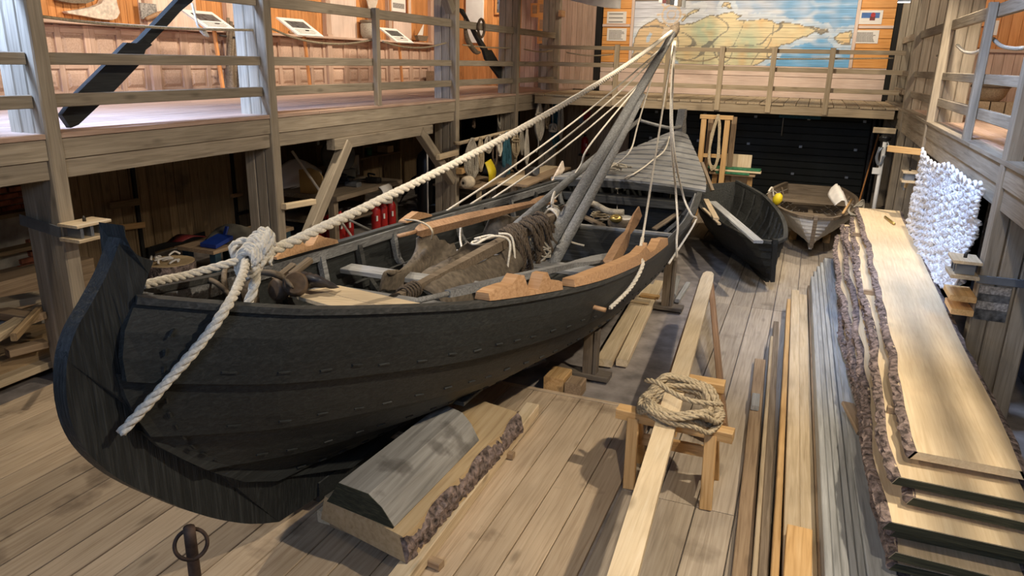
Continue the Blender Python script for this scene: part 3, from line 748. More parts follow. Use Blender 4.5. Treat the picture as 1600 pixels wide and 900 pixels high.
# stitched laps: short withy stitches along every lap of both sides
vs, fs = [], []
for side in (1, -1):
    for s in range(1, 5):
        v = .03
        while v < .7:
            u = UB[s]+rnd(.012, .03); p = hull_pt(u, v, side, .042); q = hull_pt(u+rnd(-.004, .004), v+.0052, side, .042)
            t = (q-p).normalized(); n = (hull_pt(u, v, side, .06)-p).normalized(); w_ = t.cross(n)
            b0 = len(vs)
            for e in (p, q):
                for k, l in ((-1, -.4), (1, -.4), (.6, 1), (-.6, 1)): vs.append(e+w_*(.008*k)+n*(.007*l))
            fs += [(b0+3, b0+2, b0+1, b0), (b0+4, b0+5, b0+6, b0+7)]+[(b0+k, b0+(k+1) % 4, b0+4+(k+1) % 4, b0+4+k) for k in range(4)]
            v += rnd(.014, .021)
for side in (1, -1):      # stitches along the plank ends at the stem
    for k in range(12):
        u = .38+k*.05; p = hull_pt(u, .012, side, .035); q = hull_pt(u+.018, .012, side, .035); b0 = len(vs)
        for e in (p, q):
            for a, b in ((-1, 0), (1, 0), (.6, 1), (-.6, 1)): vs.append(e+V((side*.012*b, .009*a, 0)))
        fs += [(b0+3, b0+2, b0+1, b0), (b0+4, b0+5, b0+6, b0+7)]+[(b0+j, b0+(j+1) % 4, b0+4+(j+1) % 4, b0+4+j) for j in range(4)]
o = obj('lap_stitching', vs, fs, 'tar', boat); o['kind'] = 'stuff'
# thole blocks on the gunwales (rowing chocks)
def on_gunwale(px, side):
    best = None
    for i in range(400):
        v = i/400; p = hull_pt(1, v, side); q = R @ (p-CAM); x = 800+F*q.x/q.z
        if best is None or abs(x-px) < best[0]: best = (abs(x-px), v)
    return best[1]
def thole(side, pxa, pxb, parts):
    va, vb = on_gunwale(pxa, side), on_gunwale(pxb, side)
    for (f0, f1, hts) in parts:
        pts = [hull_pt(1, va+(vb-va)*(f0+(f1-f0)*i/(len(hts)-1)), side, -.03)+V((0, 0, .036)) for i in range(len(hts))]
        n = len(pts); vs, fs = [], []
        for p, h in zip(pts, hts):
            for a, z in ((-.055, 0), (.055, 0), (.045, h), (-.045, h)): vs.append(p+V((a*side, 0, z)))
        for i in range(n-1):
            for k in range(4):
                q = (i*4+k, i*4+(k+1) % 4, i*4+4+(k+1) % 4, i*4+4+k); fs.append(q if side < 0 else q[::-1])
        fs += [(3, 2, 1, 0), tuple((n-1)*4+k for k in range(4))]
        obj('thole_block', vs, fs, 'thole_wood', boat)
thole(1, 757, 873, [(0, .58, [.05, .075, .085, .095, .10, .16, .15, .03, .03]), (.585, 1, [.03, .03, .14, .15, .085, .08, .075, .06])])
thole(1, 893, 1040, [(0, 1, [.06, .07, .085, .09, .09, .09, .095, .1, .14, .05, .05, .12, .09, .07])])
thole(-1, 422, 518, [(0, 1, [.02, .05, .08, .10, .11, .04, .04, .12, .08, .06, .03])])
thole(-1, 625, 665, [(0, 1, [.02, .06, .09, .06, .02])])
p = hull_pt(.9, on_gunwale(945, 1), 1); tube('thole_peg', [p+V((-.05, 0, -.02)), p+V((.12, -.02, -.03))], .02, 'thole_wood', boat, 8)
p = hull_pt(1, on_gunwale(1008, 1), 1); tube('thole_pin', [p+V((-.03, 0, 0)), p+V((-.02, 0, .2))], .022, 'thole_wood', boat, 8)
# ---------------------------------------------------------------- mast, spars, rigging
MB, MT = V((cx_(7.73), 7.7, .80)), onc(1057, 42)
def mast_at(t): return MB+(MT-MB)*t
ms = thing('mast', MB, 'long grey mast leaning aft over the boat with a notched tip', 'mast')
tube('mast_pole', [MB, mast_at(.5), mast_at(.96)], .1, 'silver_y', ms, 10, 4, radii=[.085, .078, .06])
tube('mast_tip', [mast_at(.955), mast_at(.985), mast_at(1.0), MT+(MT-MB)*.03], .05, 'old_oak', ms, 8, 3, radii=[.085, .085, .05, .012])
pb = mast_at(.965)
extrude('mast_block', [pb+V((-.16, -.25, -.06)), pb+V((-.05, -.02, -.02)), pb+V((-.02, .04, .05)), pb+V((-.14, -.12, .08))], (.10, 0, 0), 'old_oak', ms)
sp2 = tube('boom_spar', [mast_at(.0)+V((.16, -.1, -.05)), mast_at(.33)+V((.13, 0, -.03)), mast_at(.62)+V((.09, 0, -.02))], .07, 'silver_y', None, 8, 4, radii=[.07, .06, .035])
tag(sp2, 'thinner grey boom lashed along the lower part of the mast', 'spar')
sp3 = tube('gaff_spar', [onz(795, 362, 1.15), onz(795, 362, 1.15).lerp(onz(1000, 186, 2.05), .5), onz(1000, 186, 2.05)], .05, 'silver_y', None, 8, 4, radii=[.05, .05, .03])
tag(sp3, 'slim grey spar crossing behind the mast over the slatted aft deck', 'spar')
tl = tube('tiller', [onz(996, 185, 2.05)+V((0, .15, -.04)), onc(1050, 198)+V((0, -.3, 0)), onc(1068, 196)], .03, 'silver', None, 8, 3, radii=[.025, .03, .035])
tag(tl, 'slender grey tiller running to the sternpost', 'tiller')
# yard with furled sail lying in the boat
ya, yb = onz(622, 465, 1.22), onz(925, 306, 1.12)
yd = thing('yard', ya, 'hewn grey yard lying along the boat, its tip lashed with brown cord', 'spar')
strip('yard_pole', [ya, ya.lerp(yb, .33), ya.lerp(yb, .66), yb], [.06, .10, .11, .09], [.06, .10, .10, .08], 'old_oak', yd)
lathe('yard_tip', [(.04, 0), (.05, .08), (.03, .14), (.01, .16)], ya, 'iron', yd, 10, (ya-yb))
for k in range(5): 
    c = ya.lerp(yb, .015+k*.008); f = frames([ya, yb])[0]
    tube('lashing', [c+f[0]*.06*math.cos(a*.785)+f[1]*.06*math.sin(a*.785) for a in range(8)], .012, 'rope_brown', yd, 5, 2, True)
ya2, yb2 = onz(790, 365, 1.05), onz(870, 318, 1.1)
def cloth(name, rows, mat, label, thick=.012, amp=.03, fr=9., seed=0, sub=5):
    """draped cloth: rows of world points, smoothed, with folds"""
    g = [smooth_pts(r, sub) for r in rows]; n = len(g[0]); cols = [smooth_pts([g[i][j] for i in range(len(g))], sub) for j in range(n)]
    m = len(cols[0]); vs, fs = [], []
    for i in range(m):
        for j in range(n):
            p = cols[j][i].copy(); a = amp*(noise.noise((j*.16*fr/9+seed, i*.03, seed))+.8*noise.noise((j*.5, i*.06, seed+5)))
            p += V((.4*a, .2*a, a)); vs.append(p)
    for i in range(m-1):
        for j in range(n-1): a = i*n+j; fs.append((a, a+1, a+n+1, a+n))
    o = obj(name, vs, fs, mat, None, True); md = o.modifiers.new('solid', 'SOLIDIFY'); md.thickness = thick
    return tag(o, label, 'cloth')
cloth('draped_sail', [[onz(650, 372, 1.22), onz(700, 376, 1.12), onz(735, 382, 1.1), onz(790, 372, 1.15)],
                      [onz(645, 402, 1.05), onz(680, 402, 1.0), onz(725, 400, .95), onz(760, 395, 1.0)],
                      [onz(618, 428, 1.2), onz(650, 428, .98), onz(690, 415, .95), onz(722, 410, .98)],
                      [onz(600, 424, 1.28), onz(632, 440, 1.05), onz(672, 430, 1.0), onz(700, 424, 1.0)],
                      [onz(592, 455, 1.1), onz(622, 462, .95), onz(652, 452, .98), onz(690, 440, 1.0)]], 'cloth_brown', 'brown sailcloth draped in folds over the thwarts', amp=.10, sub=7)
cloth('furled_sail', [[ya.lerp(yb, .06)+V((.03, 0, -.02)), ya.lerp(yb, .2)+V((.03, 0, -.04)), ya.lerp(yb, .34)+V((.03, 0, -.05)), ya.lerp(yb, .42)+V((.03, 0, -.04))],
                      [ya.lerp(yb, .07)+V((.15, 0, -.12)), ya.lerp(yb, .2)+V((.16, 0, -.16)), ya.lerp(yb, .33)+V((.16, 0, -.16)), ya.lerp(yb, .42)+V((.14, 0, -.15))],
                      [ya.lerp(yb, .08)+V((.16, 0, -.26)), ya.lerp(yb, .2)+V((.20, 0, -.32)), ya.lerp(yb, .32)+V((.2, 0, -.33)), ya.lerp(yb, .41)+V((.16, 0, -.28))],
                      [ya.lerp(yb, .09)+V((.02, 0, -.30)), ya.lerp(yb, .2)+V((.04, 0, -.4)), ya.lerp(yb, .32)+V((.04, 0, -.4)), ya.lerp(yb, .4)+V((.02, 0, -.36))]], 'cloth_brown', 'olive brown sail furled and tied beneath the hewn yard', amp=.07)
cloth('canvas_cover', [[onz(765, 340, 1.15), onz(785, 336, 1.15), onz(815, 336, 1.1)], [onz(755, 362, .95), onz(785, 358, 1.0), onz(812, 352, 1.0)], [onz(752, 375, .8), onz(783, 378, .85), onz(806, 370, .85)]], 'cloth_brown', 'brown canvas bundle under the blade of the lashed oar', amp=.08)
# heavy brown rope hank hung over the yard
hc = ya.lerp(yb, .50); lines = []
for k in range(16):
    t = .41+k*.0125; a = ya.lerp(yb, t)+V((rnd(-.03, .03), rnd(-.05, .05), .06+rnd(0, .05)))
    lines.append([a+V((-.14, .06, -.2+rnd(-.08, .05))), a+V((-.08, .02, -.02)), a, a+V((.10, -.03, -.05)), a+V((.16+rnd(-.03, .06), rnd(-.1, .05), -.22)), a+V((.17+rnd(-.03, .06), rnd(-.06, .06), -.40+rnd(-.08, .08))), a+V((.10, rnd(0, .1), -.47+rnd(-.06, .06))), a+V((.07, rnd(0, .1), -.3))])
tag(multi('rope_hank', lines, .024, 'rope_brown', None, tw=True, per=4), 'big hank of dark brown rope slung over the hewn yard', 'rope')
# white lashing cords on the yard
def cord(pts, r, mat, label, tw=False, name='rope', per=6):
    o = twist(name, pts, r, mat, None, per) if tw else tube(name, pts, r, mat, None, 6, per)
    return tag(o, label, 'rope')
c0 = ya.lerp(yb, .345)
cord([c0+V((-.12, -.1, .10)), c0+V((-.22, .0, .06)), c0+V((-.12, .12, .08)), c0+V((-.02, .0, .1)), c0+V((-.2, -.1, .05)), c0+V((-.12, -.2, .06)), c0+V((.0, -.05, .12)), c0+V((.14, .05, .06)), c0+V((.15, -.02, -.2)), c0+V((.17, -.1, -.48)), c0+V((.2, .05, -.5)), c0+V((.16, .16, -.2)), c0+V((.1, .2, .07)), c0+V((-.03, .16, .1))], .012, 'rope_white', 'white cord looped loosely over the hewn yard, hanging in a long bight')
c1 = ya.lerp(yb, .66); L1 = []
for k in range(4): L1.append([c1+V((-.1, .0+.05*k, .02)), c1+V((-.02, .02+.05*k, .1)), c1+V((.09, .05*k, .02)), c1+V((.08, .05*k, -.09)), c1+V((-.06, .05*k, -.09)), c1+V((-.1, .05*k, 0))])
L1.append([c1+V((.09, 0, .0)), c1+V((.12, -.1, -.15)), c1+V((.2, .0, -.25)), c1+V((.3, .05, -.3)), c1+V((.42, .1, -.33))])
tag(multi('rope_lashing', L1, .014, 'rope_white', None), 'white rope lashing knotted round the yard beside the mast foot', 'rope')
cord([c1+V((-.02, .1, .1)), c1+V((.0, .12, .3)), onz(862, 318, 1.35), onz(873, 326, 1.2), onz(877, 345, .95), onz(873, 375, .8), onz(870, 408, .7)], .014, 'rope_white', 'white rope running from the yard over the spar and down beside the mast foot')
L2 = []
for k in range(6): z = .02+.03*k; L2.append([MB+V((.12*math.cos(a), .12*math.sin(a), z+.1*math.sin(a+k))) for a in [i*.9 for i in range(8)]])
tag(multi('rope_lashing', L2, .012, 'rope_grey', None), 'grey rope wound round the foot of the leaning mast', 'rope')
# forestay, its knot, and the rope through the stem
K = onc(395, 406); TOPF = mast_at(.95)+V((0, -.05, .05))
SAG = [K.lerp(TOPF, t)-V((0, 0, .16*4*t*(1-t))) for t in [i/12 for i in range(13)]]
cord(SAG, .034, 'rope_white', 'thick white laid forestay rope from the mast tip to the bow knot', True, 'forestay_rope', 2)
hole = onc(186, 680, .10); gw = hull_pt(1, on_gunwale(343, 1), 1, .06)+V((0, 0, .04))
cord([K+V((-.02, -.03, 0)), K.lerp(gw, .5)+V((0, 0, .01)), gw, gw.lerp(hole, .3)+V((.03, -.01, 0)), gw.lerp(hole, .7)+V((.02, -.01, 0)), hole], .026, 'rope_white', 'white laid rope from the bow knot over the gunwale into the stem hole', True, 'bow_rope', 3)
gl_ = onc(224, 446, -.05)
cord([K+V((-.05, .02, 0)), onc(300, 428, -.12), onc(255, 438, -.08), gl_], .024, 'rope_white', 'white laid rope from the bow knot along the far side to the stem', True, 'bow_rope', 4)
cord([K+V((.02, -.02, -.03)), onc(400, 428), onc(394, 452)+V((0, 0, -.02)), onc(384, 482)], .03, 'rope_white', 'short frayed white rope tail hanging below the bow knot', True, 'rope_tail', 4)
KL = []
for k in range(9):
    c = K+V((.0, -.05+.018*k, -.015+.012*k)); r1 = .075-.002*abs(k-4); tl_ = rnd(-.5, .5)
    KL.append([c+V((r1*math.cos(a), .5*r1*math.sin(a+tl_), r1*math.sin(a))) for a in [i*.7 for i in range(10)]])
KL.append([K+V((.02, .07, .02)), K+V((.03, .08, .08)), K+V((.02, .10, .12)), K+V((.03, .11, .14))])
KL.append([K+V((-.1, -.02, .0)), K+V((-.15, .02, .06)), K+V((-.07, .08, .09)), K+V((.03, .1, .04)), K+V((.08, .03, -.04))])
tag(multi('rope_knot', KL, .026, 'rope_white', None, tw=True), 'bulky white rope knot at the bow where forestay and bow ropes meet', 'knot')
# side stays
def stay(a, b, label, sag=.1, r=.013, mat='rope_white', mid=()):
    pts = [a]+list(mid)+[b]
    if not mid: pts = [a.lerp(b, t)-V((0, 0, sag*4*t*(1-t))) for t in [i/8 for i in range(9)]]
    return cord(pts, r, mat, label, name='stay_rope')
mt = mast_at(.90); g1 = hull_pt(1, on_gunwale(697, -1), -1); g2 = hull_pt(1, on_gunwale(735, -1), -1); g3 = hull_pt(1, on_gunwale(770, -1), -1)
stay(mt, g1+V((.0, 0, .03)), 'uppermost thin stay rope from the mast to the far gunwale', .12)
stay(mast_at(.86), g2+V((0, 0, .03)), 'middle thin stay rope from the mast to the far gunwale', .15)
stay(mast_at(.72), g3+V((0, 0, .03)), 'lowest thin stay rope from the mast to the far gunwale', .1)
stay(mast_at(.74), onz(855, 325, 1.15), 'slack white rope dropping from the mast past the gaff spar', mid=(onz(925, 222, 1.95), onz(905, 262, 1.6)))
ma = mast_at(.93)+V((.06, 0, -.05))
rg = hull_pt(1, on_gunwale(1010, 1), 1); ra = onz(1004, 372, 1.28)
stay(ma, ra, 'taut white halyard from the mast tip to the pegged gunwale, with its tail outside', .02, mid=(ma.lerp(ra, .5),))
cord([ra, onz(1000, 400, 1.28), hull_pt(1, on_gunwale(996, 1), 1, .05)+V((0, 0, .05)), hull_pt(.93, on_gunwale(985, 1), 1, .06), hull_pt(.86, on_gunwale(966, 1), 1, .07)], .02, 'rope_white', 'frayed white rope end hanging outside the near gunwale', True)
rb = hull_pt(1, on_gunwale(1062, 1), 1, .03)+V((0, 0, .05)); rc = hull_pt(1, on_gunwale(1050, 1), 1, .05)
stay(ma+V((.02, 0, 0)), rc+V((.02, 0, -.15)), 'white shroud rope drawn to the near gunwale inside the outer one', mid=(onz(1048, 180, 2.5), onz(1056, 300, 1.5), onz(1059, 350, 1.25), rc+V((0, 0, .04))))
stay(ma+V((.04, 0, 0)), hull_pt(.9, on_gunwale(1046, 1), 1, .08), 'outermost white shroud rope bending over the near gunwale rail', mid=(onz(1050, 190, 2.45), onz(1066, 300, 1.45), onz(1080, 335, 1.25), hull_pt(1, on_gunwale(1078, 1), 1, .07)+V((0, 0, .02))))
stay(mast_at(.80), onz(922, 272, 1.4), 'white rope swinging from the mast down to the coil on the aft deck', mid=(onz(998, 190, 2.1), onz(985, 235, 1.75), onz(960, 258, 1.5)))
cord([onz(1049, 200, 1.72), onz(1040, 232, 1.6), onz(1020, 250, 1.5), onz(1005, 262, 1.42), onz(988, 273, 1.38), onz(978, 278, 1.3), onz(974, 292, 1.15)], .013, 'rope_white', 'white rope trailing over the slatted aft deck and off its edge')
L3 = []
dk = onz(955, 267, 1.34)
for k in range(10):
    q = dk+V((rnd(-.2, .2), rnd(-.15, .15), .02+.012*k)); L3.append([q+V((rnd(.09, .17)*math.cos(a), rnd(.08, .14)*math.sin(a), rnd(-.01, .02))) for a in [i*.8 for i in range(8)]])
tag(multi('rope_coil', L3, .016, 'rope_grey', None), 'tangled grey rope coil lying on the slatted aft deck', 'rope')
cord([onz(957, 290, 1.05), onz(965, 294, 1.05), onz(977, 290, 1.05)], .025, 'rope_white', 'short white wooden toggle hanging under the aft deck edge', name='toggle')
cord([onz(965, 293, 1.05), onz(964, 330, .8), onz(962, 338, .72)], .006, 'rope_grey', 'thin line dropping from the white toggle to the brass lantern', name='line')
# oars
def oar(name, a, b, label, mat, handle=.12, blade=.38, bw=.15, flat=V((0, 0, 1)), sq=.085):
    t = thing(name, a, label, 'oar'); d = (b-a); L = d.length
    tube('handle', [a, a.lerp(b, handle)], .022, mat, t, 8)
    strip('loom', [a.lerp(b, handle*.9), a.lerp(b, handle*1.15), a.lerp(b, .4), a.lerp(b, 1-blade)], [.05, sq, sq, .055], [.05, sq, sq, .05], mat, t, flat)
    strip('blade', [a.lerp(b, 1-blade-.01), a.lerp(b, 1-blade*.8), a.lerp(b, 1-blade*.4), b], [.055, bw*.7, bw, bw*.9], [.05, .035, .025, .018], mat, t, flat)
    return t
oar('oar', onz(622, 369, 1.3), onz(864, 310, 1.28), 'brown wooden oar with square loom lying along the far gunwale', 'oar_wood', .10, .17, .17, V((.5, 0, 1)), .10)
oar('oar', onz(948, 421, 1.05), onz(1000, 330, 1.25), 'short reddish oar standing slanted with its worn blade up', 'oar_wood', .06, .42, .14, V((1, -.3, .3)), .11)
oar('oar', onz(600, 482, 1.46), onz(962, 398, .98), 'long grey oar lying along the inside of the near gunwale', 'silver', .2, .28, .2, V((0, 0, 1)), .06)
cord([onz(633, 343, 1.32), onz(652, 345, 1.38), onz(668, 352, 1.4), onz(676, 362, 1.36), onz(675, 374, 1.26)], .011, 'rope_manila', 'thin yellowish rope loop tied round the brown oar')
cord([onz(720, 352, 1.1), onz(719, 372, .98), onz(722, 388, .92)], .013, 'rope_white', 'short white rope hanging behind the brown oar')
# white board pair at the bow, deadeyes, leather flap, hoops
wbd = thing('loose_board', onz(560, 465, 1.45), 'pale weathered double board laid from the bow beam to the near gunwale', 'board')
za, zb = 1.40, 1.53
A0, A1, B0, B1 = onz(449, 458, za), onz(530, 446, za), onz(548, 487, zb), onz(676, 478, zb)
for f0, f1 in ((0, .48), (.5, 1)):
    q = [A0.lerp(A1, f0), A0.lerp(A1, f1), B0.lerp(B1, f1), B0.lerp(B1, f0)]; extrude('plank', q, (0, 0, -.025), 'cloth_white' if 0 else 'pine_pale', wbd)
c = onz(468, 440, 1.52)
def deadeye(c, ax, r, label):
    t = thing('deadeye', c, label, 'block')
    lathe('sheave', [(r*.82, -.045), (r, -.02), (r, .02), (r*.82, .045)], c, 'leather', t, 18, ax)
    beam('shank', c+V((-.05, .02, .05)), c+V((-.02, .2, .12)), .05, .04, 'old_oak', t)
    return t
deadeye(onz(462, 444, 1.52), (.5, -.8, .5), .085, 'round brown wooden deadeye block resting on the pale board')
deadeye(onz(436, 452, 1.46), (-.3, -.9, .2), .08, 'round brown wooden deadeye block hanging off the pale board end')
tag(tube('hook', [onz(408, 425, 1.6), onz(430, 428, 1.6), onz(445, 436, 1.56), onz(458, 450, 1.52)], .02, 'old_oak', None, 7, 5, radii=[.02, .026, .022, .008]), 'curved wooden fid lying between the two deadeyes', 'tool')
cloth('leather_flap', [[onz(455, 432, 1.5), onz(480, 428, 1.52), onz(495, 430, 1.5)], [onz(468, 440, 1.5), onz(495, 437, 1.56), onz(515, 440, 1.5)], [onz(478, 450, 1.46), onz(503, 448, 1.48), onz(530, 446, 1.46)]], 'cloth_black', 'black leather flap folded on the pale board', amp=.02)
hp = thing('iron_hoop', onz(350, 470, 1.3), 'brown bent wooden hoops propped inside the bow', 'hoop')
for (x, y), r, ax in (((345, 468), .15, (.2, .8, .3)), ((372, 452), .17, (.8, .3, .3))):
    c = onz(x, y, 1.45); M_ = V((0, 0, 1)).rotation_difference(V(ax)).to_matrix()
    tube('hoop', [c+M_ @ V((r*math.cos(a), r*math.sin(a), 0)) for a in [i*math.pi/8 for i in range(16)]], .018, 'old_oak', hp, 7, 2, True)
cc = onz(380, 436, 1.55)
tube('samson_post', [cc+V((0, .05, -.5)), cc+V((0, .05, .12))], .06, 'old_oak', boat, 10)
# things amidships: drum, lantern, junk boards
dr = thing('drum', onz(970, 352, .62), 'round white drum head lying by the transverse board', 'drum')
lathe('shell', [(.2, 0), (.21, .05), (.21, .1), (.2, .14)], onz(970, 354, .56), 'old_oak', dr, 20); lathe('head', [(.19, 0), (.195, .012), (.18, .02)], onz(970, 354, .56)+V((0, 0, .135)), 'cloth_white', dr, 20)
ln = thing('lantern', onz(962, 345, .66), 'small brass lantern hanging below the white toggle', 'lantern')
lathe('lamp_body', [(.07, 0), (.1, .03), (.1, .06), (.07, .09), (.03, .11)], onz(962, 346, .68), 'brass', ln, 14); tube('bail', [onz(962, 342, .72)+V((-.08, 0, 0)), onz(962, 338, .78), onz(962, 342, .72)+V((.08, 0, 0))], .006, 'brass', ln, 5)
for (a, b, w_, lab) in (((905, 335), (940, 352), .12, 'dark slanted plank in the hold beside the brass lantern'), ((1035, 350), (1078, 322), .12, 'grey plank leaning along the inside of the near aft side'), ((1022, 358), (1064, 330), .1, 'dark plank leaning along the inside of the near aft side')):
    tag(beam('hold_plank', onz(a[0], a[1], .62), onz(b[0], b[1], .85), w_, .03, 'old_oak' if 'dark' in lab else 'silver'), lab, 'plank')
tag(tube('fender_roll', [onz(905, 322, .9), onz(925, 318, .9), onz(950, 330, .8), onz(975, 332, .8)], .05, 'rope_grey', None, 8, 4), 'roll of old grey rope and bark under the aft deck', 'rope')
tag(multi('rope_coil', [[onz(945+rnd(-20, 20), 343+rnd(-5, 8), .6)+V((rnd(-.1, .1), rnd(-.1, .1), .02*k)) for j in range(6)] for k in range(8)], .012, 'rope_manila', None), 'small tangle of yellowish cord by the brass lantern', 'rope')
# floor props and keel blocks
def prop(px, py, ztop, label):
    f = onz(px, py, 0); t = thing('boat_prop', f, label, 'support')
    box('base', (f.x-.45, f.y-.09, 0), (f.x+.2, f.y+.09, .05), 'post_dark', t)
    box('upright', (f.x-.07, f.y-.06, .05), (f.x+.03, f.y+.06, ztop), 'old_oak', t); box('upright', (f.x+.035, f.y-.07, .05), (f.x+.07, f.y+.05, ztop-.06), 'post_dark', t)
    return t, f
t, f = prop(922, 588, .56, 'dark wooden prop under the near hull with thin packing slats on top')
for k in range(3): beam('packing_slat', (f.x-.16, f.y-.16-.03*k, .50+k*.024), (f.x+.17-.03*k, f.y+.10-.04*k, .66+k*.024), .1, .02, 'old_oak', t)
prop(1042, 482, .72, 'tall dark wooden prop under the near aft hull')
for i, y in enumerate((4.8, 7.0, 9.4, 12.0, 13.9)): tag(box('keel_block', (cx_(y)-.3, y-.12, 0 if y < 6 else -.035), (cx_(y)+.3, y+.12, .08), 'post_dark'), 'dark timber block under the keel of the black boat', 'block', 'keel blocks under the black boat')
# ================================================================ floor of the hall: logs, trestle, timber piles
def to_z(a, b, z): t = (z-a.z)/(b.z-a.z); return a+(b-a)*t
def to_y(a, b, y): t = (y-a.y)/(b.y-a.y); return a+(b-a)*t
def plank_px(name, far, near, w_, h_, ztop, mat, label, yend=2.5, cat='board', group=None, tilt=0.):
    a, b = onz(far[0], far[1], ztop), onz(near[0], near[1], ztop); c = to_y(a, b, yend); d = V((0, 0, -h_/2))
    return tag(beam(name, c+d, a+d, w_, h_, mat, None, (tilt, 0, 1)), label, cat, group)
# slab log and the grey hewn half-log on it
lg = thing('log_slab', (-2.2, 4.2, 0), 'thick fresh-sawn log slab with bark along one side, under the grey half-log', 'log')
zt, zb_ = .30, .12
FL, FR, NR, NL = onz(735, 620, zt), onz(815, 645, zt), onz(636, 845, zt-.02), onz(508, 788, zt-.06)
n = 14; Lft = [NL.lerp(FL, i/n) for i in range(n+1)]; Rgt = [NR.lerp(FR, i/n)+V((.02*math.sin(i*1.3), 0, 0)) for i in range(n+1)]
vs, fs = [], []
for l, r in zip(Lft, Rgt): vs += [V((l.x, l.y, zt)), V((r.x-.03, r.y, zt)), V((r.x-.01, r.y, zb_)), V((l.x-.04, l.y, zb_))]
for i in range(n):
    for k in range(4): fs.append((i*4+k, i*4+(k+1) % 4, i*4+4+(k+1) % 4, i*4+4+k))
fs += [(3, 2, 1, 0), tuple(n*4+k for k in range(4))]
obj('sawn_log', vs, fs, 'log_fresh', lg)
def bark_strip(name, top, bot, out, parent, mat='bark', seg=5, amp=.02, seed=0):
    vs, fs = [], []; m_ = seg+1
    for i, (a, b) in enumerate(zip(top, bot)):
        for j in range(m_):
            t = j/seg; bul = math.sin(math.pi*t); p = a.lerp(b, t)+out*(.006+.022*bul); p = p+out*(amp*noise.noise((i*.9+seed, j*1.7, seed)))
            vs.append(p)
        for j in range(m_): vs.append(a.lerp(b, j/seg)-out*.012)
    for i in range(len(top)-1):
        a, b = i*2*m_, (i+1)*2*m_
        for j in range(seg): fs += [(a+j, b+j, b+j+1, a+j+1), (a+m_+j+1, b+m_+j+1, b+m_+j, a+m_+j)]
        fs += [(a+m_, b+m_, b, a), (a+seg, b+seg, b+m_+seg, a+m_+seg)]
    e = (len(top)-1)*2*m_
    fs += [tuple(range(m_))+tuple(range(2*m_-1, m_-1, -1)), tuple(e+k for k in range(m_-1, -1, -1))+tuple(e+k for k in range(m_, 2*m_))]
    return obj(name, vs, fs, mat, parent)
n2 = 60
T_ = [NR.lerp(FR, i/n2) for i in range(n2+1)]
bark_strip('bark', [V((p.x-.035, p.y, zt-.01)) for p in T_], [V((p.x+.0, p.y, zb_)) for p in T_], V((1, 0, .35)), lg, amp=.025)
gz = .46
a0, a1 = onz(540, 788, .40), onz(652, 668, gz); b0, b1 = onz(628, 832, .40), onz(742, 690, gz)
gh = thing('hewn_log', (-2.3, 4, zt), 'grey weathered hewn half-log with a dark painted end lying on the fresh slab', 'log')
secs = []
for t in (0, .5, 1):
    l, r = V((-2.52, 3.36, 0)).lerp(V((-2.43, 4.62, 0)), t), V((-2.0, 3.28, 0)).lerp(V((-1.97, 4.45, 0)), t)
    w_ = r-l
    secs.append([l+V((-.02, 0, zt)), l+V((.02, 0, zt+.06)), l+w_*.16+V((0, 0, zt+.165)), l+w_*.62+V((0, 0, zt+.17)), l+w_*.82+V((0, 0, zt+.11)), r+V((-.005, 0, zt+.01)), r+V((-.01, 0, zt))])
vs = [p for s in secs for p in s]; k_ = 7; fs = []
for i in range(2):
    for k in range(k_): fs.append((i*k_+k, i*k_+(k+1) % k_, (i+1)*k_+(k+1) % k_, (i+1)*k_+k))
fs += [tuple(range(k_-1, -1, -1)), tuple(2*k_+k for k in range(k_))]
fs = [f[::-1] for f in fs]
obj('hewn_block', vs, fs, 'log_grey', gh)
extrude('painted_end', [p+V((0, -.001, 0)) for p in secs[0]], (0, -.006, 0), 'end_green', gh)
plank_px('squared_beam', (832, 630), (622, 900), .12, .1, .115, 'pine_pale', 'pale squared beam lying on the floor beside the bark edge of the slab', 2.7, 'beam')
tag(beam('squared_beam', onz(505, 800, .09)+V((0, 0, -.045)), onz(690, 640, .09)+V((0, 0, -.045)), .1, .09, 'pine_pale'), 'pale squared beam on the floor along the boat side of the slab', 'beam')
for (p, q, lab) in (((690, 884), (520, 815), 'brown stick laid crosswise under the near end of the log slab'), ((803, 712), (690, 690), 'brown stick end poking out from under the middle of the slab'), ((597, 674), (662, 690), 'brown squared stick poking out beside the black hull above a block'), ((575, 700), (640, 712), 'short pale offcut beside the grey half-log')):
    z0 = .03 if 'poking out beside' not in lab else .17
    tag(beam('stick', onz(p[0], p[1], z0), onz(q[0], q[1], z0), .06, .05, 'board_brown'), lab, 'stick')
# blocks at the edge of the boarded floor
tag(box('wood_block', (-2.06, 6.15, -.03), (-1.86, 6.42, .12), 'pine', None, .01), 'fresh square wood block at the floor edge near the boat prop', 'block')
tag(box('wood_block', (-1.84, 6.12, -.03), (-1.68, 6.30, .11), 'board_brown', None, .01), 'weathered brown wood block touching the fresh square one', 'block')
for a, b, lab in (((700, 600), (760, 575), 'dark plank on the floor in the shadow of the black hull'), ((770, 585), (845, 560), 'grey plank in the hull shadow behind the wood blocks')):
    tag(beam('floor_offcut', onz(*a, .04), onz(*b, .04), .16, .04, 'board_grey'), lab, 'plank')
